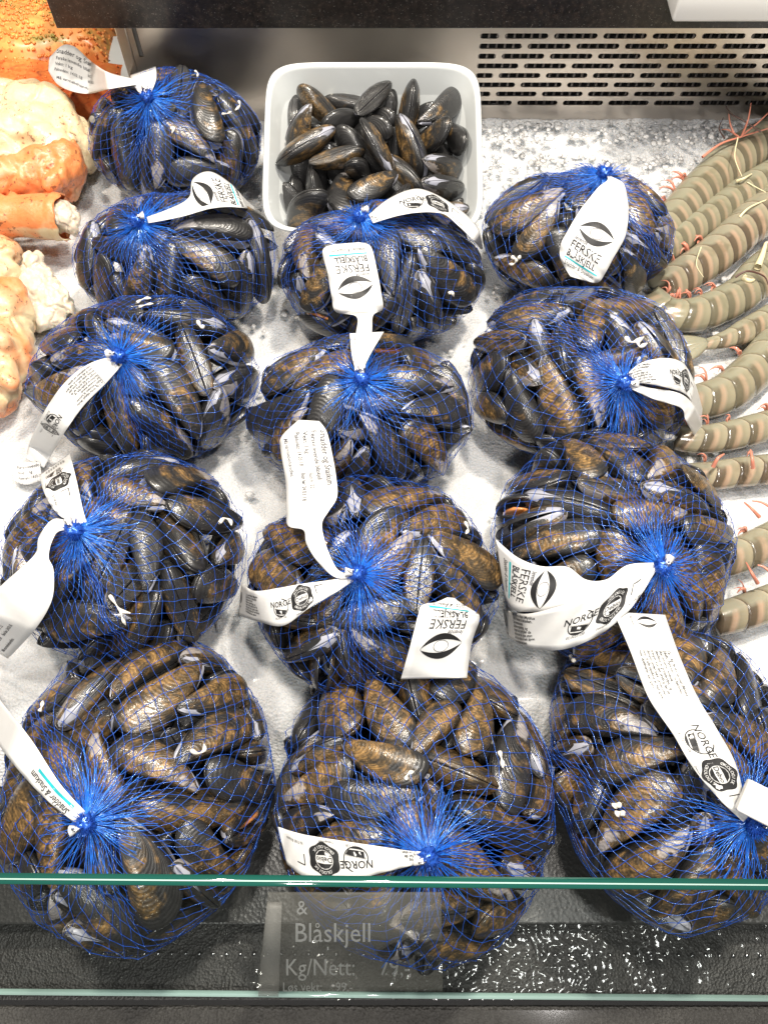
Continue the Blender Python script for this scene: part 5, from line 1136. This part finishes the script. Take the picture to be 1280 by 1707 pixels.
o = link('serving_plate', boxmesh('pl', (-.60, a.y - .018, -.004), (b.x + .012, b.y + .14, .006), .004, 3), mat=M['china']); tag(o, 'white serving plate rim showing below the red fish fillet', 'plate')

# ------------------------------------------------------------------ raw tiger prawns at the right
def prawn(sp, hw, leg_side, label, legs=4, seed=0, fan=False, extra=None, zc=.014, segs=None):
    rng = random.Random(seed)
    c3 = [at(x, y, zc) for x, y in sp]; dmid = (c3[len(c3) // 2] - CO).dot(FW); rad = hw * 1.06 / FPX * dmid
    n = 150; C = catmull([tuple(p) for p in c3], n); T = np.gradient(C, axis=0); T /= np.linalg.norm(T, axis=1)[:, None]
    Ls = np.concatenate([[0], np.cumsum(np.linalg.norm(np.diff(C, axis=0), axis=1))]); total = Ls[-1]; seg = segs or rad * 1.02
    root = empty('prawn', (c3[0].x, c3[0].y, 0)); tag(root, label, 'prawn', 'raw prawns laid on the ice')
    k = 28; V, UV = [], []
    for i in range(n):
        s = Ls[i] / seg; ph = s - math.floor(s)
        fr = 1 - math.exp(-(Ls[i] + .002) / (rad * 1.1)) if not fan else .45 + .55 * min(1, Ls[i] / (rad * 3.2))
        r_ = rad * (.86 + .14 * fr) * (1.0 if not fan else fr) if not fan else rad * fr
        if s < 6.3: r_ *= ((.74 if fan else .93) + (.26 if fan else .07) * min(1, s / 5.5)) * (.975 + .045 * min(1, (1 - ph) * 9) + .012 * math.sin(math.pi * ph))
        else: r_ *= 1.08 + .05 * math.sin((s - 6.3) * .9)
        if i == 0: r_ *= .4
        t = T[i]; side = np.array([-t[1], t[0], 0.]); side /= np.linalg.norm(side); up = np.cross(t, side); up = up if up[2] > 0 else -up
        for j in range(k):
            a = 2 * math.pi * j / k
            ca, sa = math.cos(a), math.sin(a)
            # belly side is flatter
            q = ca * leg_side
            rr = r_ * (1 - .20 * max(0, q))
            V.append(C[i] + side * ca * rr + up * sa * rr * .74 + t * (-.30 * rad * q * q))
            UV.append((s + .10 * abs(q), .5 - .5 * q))
    V = np.array(V); F = gridfaces(n, k, True)
    me = npmesh('body', V, F.tolist() + [list(range(k))]); uvl = me.uv_layers.new(name='body'); li = np.zeros(len(me.loops), dtype=np.int32); me.loops.foreach_get('vertex_index', li)
    uvl.data.foreach_set('uv', np.array(UV, dtype=np.float32)[li].ravel()); link('body', me, root, M['prawn'])
    # swimmerets curling out on the belly side
    for q in range(legs):
        f = (q + .5) / max(legs, 1) * min(1, 5.5 * seg / total); i = min(n - 1, int(f * n)); t = T[i]; side = np.array([-t[1], t[0], 0.]) * leg_side
        b = Vector(C[i] + side * rad * .74); ps = []
        for h in range(3):
            L_ = rad * rng.uniform(.25, .75); cu = rng.uniform(-1.2, .4); pts = []; a0 = rng.uniform(-1.0, .2); wd = rad * rng.uniform(.03, .10)
            for u in np.linspace(0, 1, 8):
                an = a0 + cu * u * 1.2
                pts.append(b + (Vector(side) * math.cos(an) + Vector(t) * math.sin(an)) * L_ * u + Vector((0, 0, .006 * math.sin(u * 2.6) + .002 * h)))
            ps.append(curve_tube(pts, [wd * (.35 + math.sin(math.pi * min(1, u * .9 + .1)) * .8) * (1 - u * .5) for u in np.linspace(0, 1, 8)], 6))
        VV, FF = join(ps); link('swimmeret', npmesh('sw', VV, FF), root, M['leg'])
    if fan:
        t = T[0]; side = np.array([-t[1], t[0], 0.]); ps = []
        for an in (-.42, -.16, .16, .42):
            d = -t * math.cos(an) + side * math.sin(an); L_ = rad * 2.7; w = rad * .42; s2 = np.cross(d, [0, 0, 1.])
            VV = []
            for u in np.linspace(0, 1, 12):
                for v in np.linspace(-1, 1, 7):
                    VV.append(C[0] + t * rad * .3 + d * L_ * u + s2 * v * w * math.sin(math.pi * min(1, u * .86 + .14)) ** .7 + np.array([0, 0, (1 - v * v) * .002 + .002 - .006 * u]))
            me = npmesh('fan', VV, gridfaces(12, 7)); u_ = me.uv_layers.new(name='body'); li = np.zeros(len(me.loops), dtype=np.int32); me.loops.foreach_get('vertex_index', li)
            u_.data.foreach_set('uv', np.stack([np.repeat(np.linspace(.2, .95, 12), 7), np.full(84, .35)], 1).astype(np.float32)[li].ravel())
            o = link('tail_fan', me, root, M['prawn']); o.modifiers.new('s', 'SOLIDIFY').thickness = .0008
    for nm, mt, w, pl in (extra or []):
        pts = [Vector(p) for p in catmull([tuple(CO + ray(x, y) * ((at(x, y, z).length if False else (at(x, y, z) - CO).dot(FW)))) for x, y, z in pl], 14)]
        VV, FF = curve_tube(pts, [w * (1 - .6 * u) for u in np.linspace(0, 1, 14)], 6); link(nm, npmesh(nm, VV, FF), root, M[mt])
    return root
prawn([(1098, 392), (1122, 362), (1150, 330), (1182, 297), (1215, 268), (1255, 240), (1320, 205)], 35, 1, 'uppermost prawn with raised orange feelers beside the steel vent', 5, 1, segs=.0205, extra=[
    ('feeler', 'leg', .0016, [(1170, 262, .035), (1200, 240, .04), (1235, 228, .04), (1300, 208, .04)]), ('leg', 'leg', .0014, [(1235, 228, .04), (1246, 200, .055), (1251, 172, .06)]),
    ('leg', 'leg', .0012, [(1230, 228, .04), (1214, 217, .045), (1202, 216, .04)]), ('leg', 'leg', .0012, [(1222, 222, .045), (1216, 205, .05), (1214, 190, .05)]), ('leg', 'leg', .0013, [(1235, 226, .04), (1262, 205, .045), (1288, 180, .05)]),
    ('antenna', 'darkleg', .0009, [(1268, 220, .045), (1238, 201, .05), (1218, 190, .05), (1209, 176, .05)]), ('antenna', 'darkleg', .0008, [(1207, 231, .04), (1198, 214, .04), (1205, 196, .04)]),
    ('antenna', 'pale', .0007, [(1229, 230, .045), (1224, 262, .045), (1236, 294, .04)]), ('antenna', 'pale', .0006, [(1245, 304, .03), (1265, 315, .03), (1290, 328, .03)])])
prawn([(1105, 415), (1140, 388), (1172, 366), (1208, 340), (1245, 315), (1310, 275)], 28, 1, 'darker striped prawn tucked under the uppermost one', 0, 2, segs=.0185, extra=[('antenna', 'pale', .0018, [(1228, 302, .03), (1240, 297, .035), (1252, 290, .03)])])
prawn([(1105, 480), (1140, 455), (1175, 432), (1212, 402), (1250, 368), (1320, 318)], 35, 1, 'third prawn from the vent, with pale green shell rings', 4, 3, segs=.021, extra=[('antenna', 'pale', .0014, [(1232, 362, .03), (1250, 345, .035), (1290, 328, .03)]), ('antenna', 'pale', .0006, [(1168, 412, .035), (1160, 440, .035), (1172, 462, .03)])])
prawn([(1085, 498), (1115, 520), (1155, 522), (1195, 508), (1235, 485), (1262, 458), (1300, 425)], 33, 1, 'brownish curved prawn with dark red limbs along its top', 6, 4, segs=.019, extra=[('antenna', 'darkleg', .0013, [(1225, 462, .035), (1245, 452, .04), (1272, 460, .035), (1280, 475, .03)]), ('scale', 'pale', .0035, [(1238, 462, .03), (1248, 468, .03), (1256, 466, .03)]), ('scale', 'pale', .0040, [(1262, 445, .035), (1270, 425, .035), (1276, 405, .035)])])
prawn([(1168, 574), (1190, 570), (1220, 560), (1250, 545), (1310, 512)], 25, 1, 'green prawn showing its whole tail fan on the ice', 0, 5, fan=True, segs=.018)
prawn([(1140, 672), (1175, 664), (1210, 650), (1245, 622), (1275, 590), (1320, 540)], 36, 1, 'plump prawn with red swimmerets right of the arched tag', 4, 6, segs=.0215)
prawn([(1130, 728), (1165, 730), (1205, 725), (1245, 716), (1320, 695)], 28, 1, 'straight prawn crossed by the hanging end of the arched tag', 4, 7, segs=.0205)
prawn([(1150, 792), (1190, 790), (1235, 784), (1320, 776)], 28, 1, 'grey prawn with two red limbs bent over its back', 2, 8, segs=.0205, extra=[('swimmeret', 'leg', .0020, [(1188, 778, .035), (1196, 764, .042), (1206, 757, .04)]), ('swimmeret', 'leg', .0020, [(1254, 780, .035), (1253, 765, .042), (1250, 750, .04)])])
prawn([(1205, 932), (1240, 918), (1275, 902), (1330, 876)], 34, 1, 'upper of the two prawns beside the third right bag', 1, 9, segs=.022, extra=[('swimmeret', 'leg', .0018, [(1265, 862, .03), (1252, 848, .035), (1240, 838, .03)]), ('swimmeret', 'leg', .0015, [(1290, 850, .03), (1270, 838, .03), (1253, 835, .03)])])
prawn([(1195, 1030), (1235, 1018), (1270, 1006), (1330, 985)], 33, 1, 'lower of the two prawns beside the third right bag', 1, 10, segs=.022, extra=[('swimmeret', 'leg', .0018, [(1262, 972, .03), (1252, 955, .038), (1243, 938, .03)]), ('swimmeret', 'leg', .0015, [(1285, 955, .03), (1272, 945, .03), (1262, 942, .03)])])

# ------------------------------------------------------------------ pale flecks stuck on the netted shells
def fleck(k, pl, w=.0011):
    root, K, ax = ROOT[k]
    pts = []
    for x, y in pl:
        dd = sdepth(x, y, k); pts.append(CO + ray(x, y) * (dd - .0012 if dd < 2 else (K - CO).dot(FW)))
    pts = [Vector(p) for p in catmull([tuple(p) for p in pts], 12)]
    VV, FF = curve_tube(pts, [w * (.7 + .4 * math.sin(i)) for i in range(12)], 6); link('lime_fleck', npmesh('fl', VV, FF), root, M['lime'])
fleck(1, [(325, 118), (330, 122), (329, 128)]); fleck(1, [(398, 168), (400, 176), (392, 184)], .0014); fleck(1, [(370, 190), (380, 189), (386, 186)]); fleck(1, [(285, 215), (291, 212), (287, 222)], .0013)
fleck(3, [(228, 505), (240, 498), (252, 497)], .0013); fleck(3, [(232, 512), (244, 508), (256, 506)]); fleck(3, [(330, 535), (335, 545), (341, 543)], .0018)
fleck(4, [(366, 872), (374, 864), (384, 868), (386, 876)], .0016); fleck(4, [(183, 992), (192, 1005), (202, 1018), (218, 1022)], .0014); fleck(4, [(202, 1018), (204, 1030), (210, 1042)], .0012)
fleck(5, [(318, 1250), (330, 1256), (341, 1250), (340, 1240)], .0015); fleck(5, [(66, 1186), (70, 1178), (72, 1168)], .0014); fleck(8, [(520, 1140), (520, 1150), (522, 1158)], .0015)
fleck(9, [(832, 1252), (836, 1266), (838, 1280)], .0016); fleck(9, [(676, 1300), (680, 1290), (690, 1286)], .0014); fleck(8, [(775, 870), (780, 882), (776, 890)], .0013)
fleck(10, [(852, 428), (862, 432), (868, 424)], .0018); fleck(10, [(862, 432), (856, 440), (848, 440)], .0014); fleck(11, [(1042, 562), (1050, 570), (1062, 568), (1072, 562)], .0020); fleck(11, [(1062, 568), (1066, 578), (1078, 572)], .0016)
fleck(13, [(1022, 1345), (1028, 1340), (1034, 1346)], .0022); fleck(13, [(1026, 1358), (1034, 1354), (1040, 1360)], .0022); fleck(13, [(950, 1092), (956, 1098), (954, 1104)], .0018)
fleck(2, [(472, 510), (478, 500), (486, 503)], .0012); fleck(6, [(492, 530), (498, 528), (500, 534)], .0013); fleck(6, [(748, 490), (752, 486), (756, 494)], .0016)

# ------------------------------------------------------------------ glass front
def pane():
    root = empty('glass_pane', CO + ray(640, 1660) * .60); tag(root, 'clear greenish counter glass with polished top edge across the front', 'glass pane')
    def P(px, py, d): return CO + ray(px, py) * d
    tl, tr = P(-420, 1470, .290), P(1700, 1487, .290); bl, br = P(-120, 1655, .596), P(1400, 1668, .596)
    nrm = (tr - tl).cross(bl - tl).normalized()
    if nrm.y < 0: nrm = -nrm
    th = .0037
    def slab(a, b, c, d, t0, t1):
        vs = [p + nrm * t for t in (t0, t1) for p in (a, b, c, d)]
        return npmesh('g', [tuple(v) for v in vs], np.array([[0, 1, 2, 3], [7, 6, 5, 4], [0, 4, 5, 1], [1, 5, 6, 2], [2, 6, 7, 3], [3, 7, 4, 0]]))
    # the sheet is modelled as its front surface; the edges carry the thickness
    e = .004; dn = (bl - tl).normalized()
    me = npmesh('sheet', [tuple(p) for p in (tl + dn * .0012 + nrm * .001, tr + dn * .0012 + nrm * .001, br + nrm * .001, bl + nrm * .001)], np.array([[0, 1, 2, 3]]))
    link('glass_sheet', me, root, M['glass'], smooth=False)
    link('top_edge', slab(tl, tr, tr + dn * .0011, tl + dn * .0011, 0, th), root, M['edge'], smooth=False)
    link('edge_bevel', slab(tl - dn * .0004, tr - dn * .0004, tr - dn * .0001, tl - dn * .0001, th * .36, th * .50), root, M['bevel'], smooth=False)
    link('bottom_edge', slab(bl - dn * .001, br - dn * .001, br + dn * .001, bl + dn * .001, -.001, .0030), root, M['bevel'], smooth=False)
M['bevel'] = simple('polished_glass_bevel', (.35, .50, .46), .05, Coat_Weight=1.0)
pane()
# added card inside the glass, imitating price text reflected in the pane
def card():
    TL, TR, BL, BR = [CO + ray(x, y) * d for x, y, d in ((447, 1492, .425), (735, 1492, .425), (428, 1652, .592), (738, 1654, .592))]
    root = empty('price_reflection_card', (BL + BR) / 2); tag(root, 'added clear card whose white lettering imitates price text reflected in the glass', 'price card')
    def S(u, v): return TL * (1 - u) * (1 - v) + TR * u * (1 - v) + BL * (1 - u) * v + BR * u * v
    N_ = (TR - TL).cross(BL - TL).normalized()
    if N_.dot(CO - TL) < 0: N_ = -N_
    vs = [S(u, v) - N_ * t for t in (0, .0015) for u, v in ((0, 0), (1, 0), (1, 1), (0, 1))]
    link('plate', npmesh('pl', [tuple(v) for v in vs], np.array([[0, 1, 2, 3], [7, 6, 5, 4], [0, 4, 5, 1], [1, 5, 6, 2], [2, 6, 7, 3], [3, 7, 4, 0]])), root, M['card'], smooth=False)
    vs = [S(u, v) + N_ * t for t in (.0002, .004) for u, v in ((0, .05), (.085, .05), (.12, .99), (0.01, .99))]
    link('holder_edge', npmesh('he', [tuple(v) for v in vs], np.array([[0, 1, 2, 3], [7, 6, 5, 4], [0, 4, 5, 1], [1, 5, 6, 2], [2, 6, 7, 3], [3, 7, 4, 0]])), root, M['cardedge'], smooth=False)
    # lettering, laid out on the card
    def tp(px, py):
        d = ray(px, py); k = (TL - CO).dot(N_) / d.dot(N_); return CO + d * k
    def txt(s, x, y, h, sx, nm):
        V2, F2 = text_poly(s, .0, 0); W_ = [tuple(tp(x + v[0] * h * sx, y - v[1] * h) + N_ * .0007) for v in V2]
        link(nm, npmesh('t', W_, F2), root, M['white'], smooth=False)
    txt('Blåskjell', 490, 1568, 46, .88, 'product_name'); txt('Kg/Nett:', 475, 1624, 40, .84, 'price_text'); txt('79,-', 632, 1624, 40, .84, 'price_text'); txt('Løs vekt:', 471, 1651, 22, .82, 'price_text'); txt('99,-', 559, 1651, 22, .86, 'price_text'); txt('&', 494, 1522, 34, .9, 'emblem')
def mat_card(name, col, f):
    t = NT(name); tr = t.n('ShaderNodeBsdfTransparent'); mx = t.n('ShaderNodeMixShader'); mx.inputs[0].default_value = f
    t.set(Base_Color=(*col, 1), Roughness=.5); t.l(tr.outputs[0], mx.inputs[1]); t.l(t.b.outputs[0], mx.inputs[2]); t.l(mx.outputs[0], t.t.nodes['Material Output'].inputs['Surface']); return t.m
M['card'] = mat_card('clear_card', (.40, .38, .35), .22); M['cardedge'] = mat_card('card_edge', (.5, .48, .46), .35)
card()
# raised dots imitating an LED strip's reflection along the tray front
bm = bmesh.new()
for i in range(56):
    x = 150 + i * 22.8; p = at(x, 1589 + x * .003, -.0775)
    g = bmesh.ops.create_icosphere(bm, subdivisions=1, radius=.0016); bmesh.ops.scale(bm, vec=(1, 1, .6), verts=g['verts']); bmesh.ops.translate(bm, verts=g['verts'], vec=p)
me = bpy.data.meshes.new('reflection_dots'); bm.to_mesh(me); bm.free(); o = link('led_reflection_dots', me, mat=M['clip']); o.parent = bpy.data.objects['tray_base']
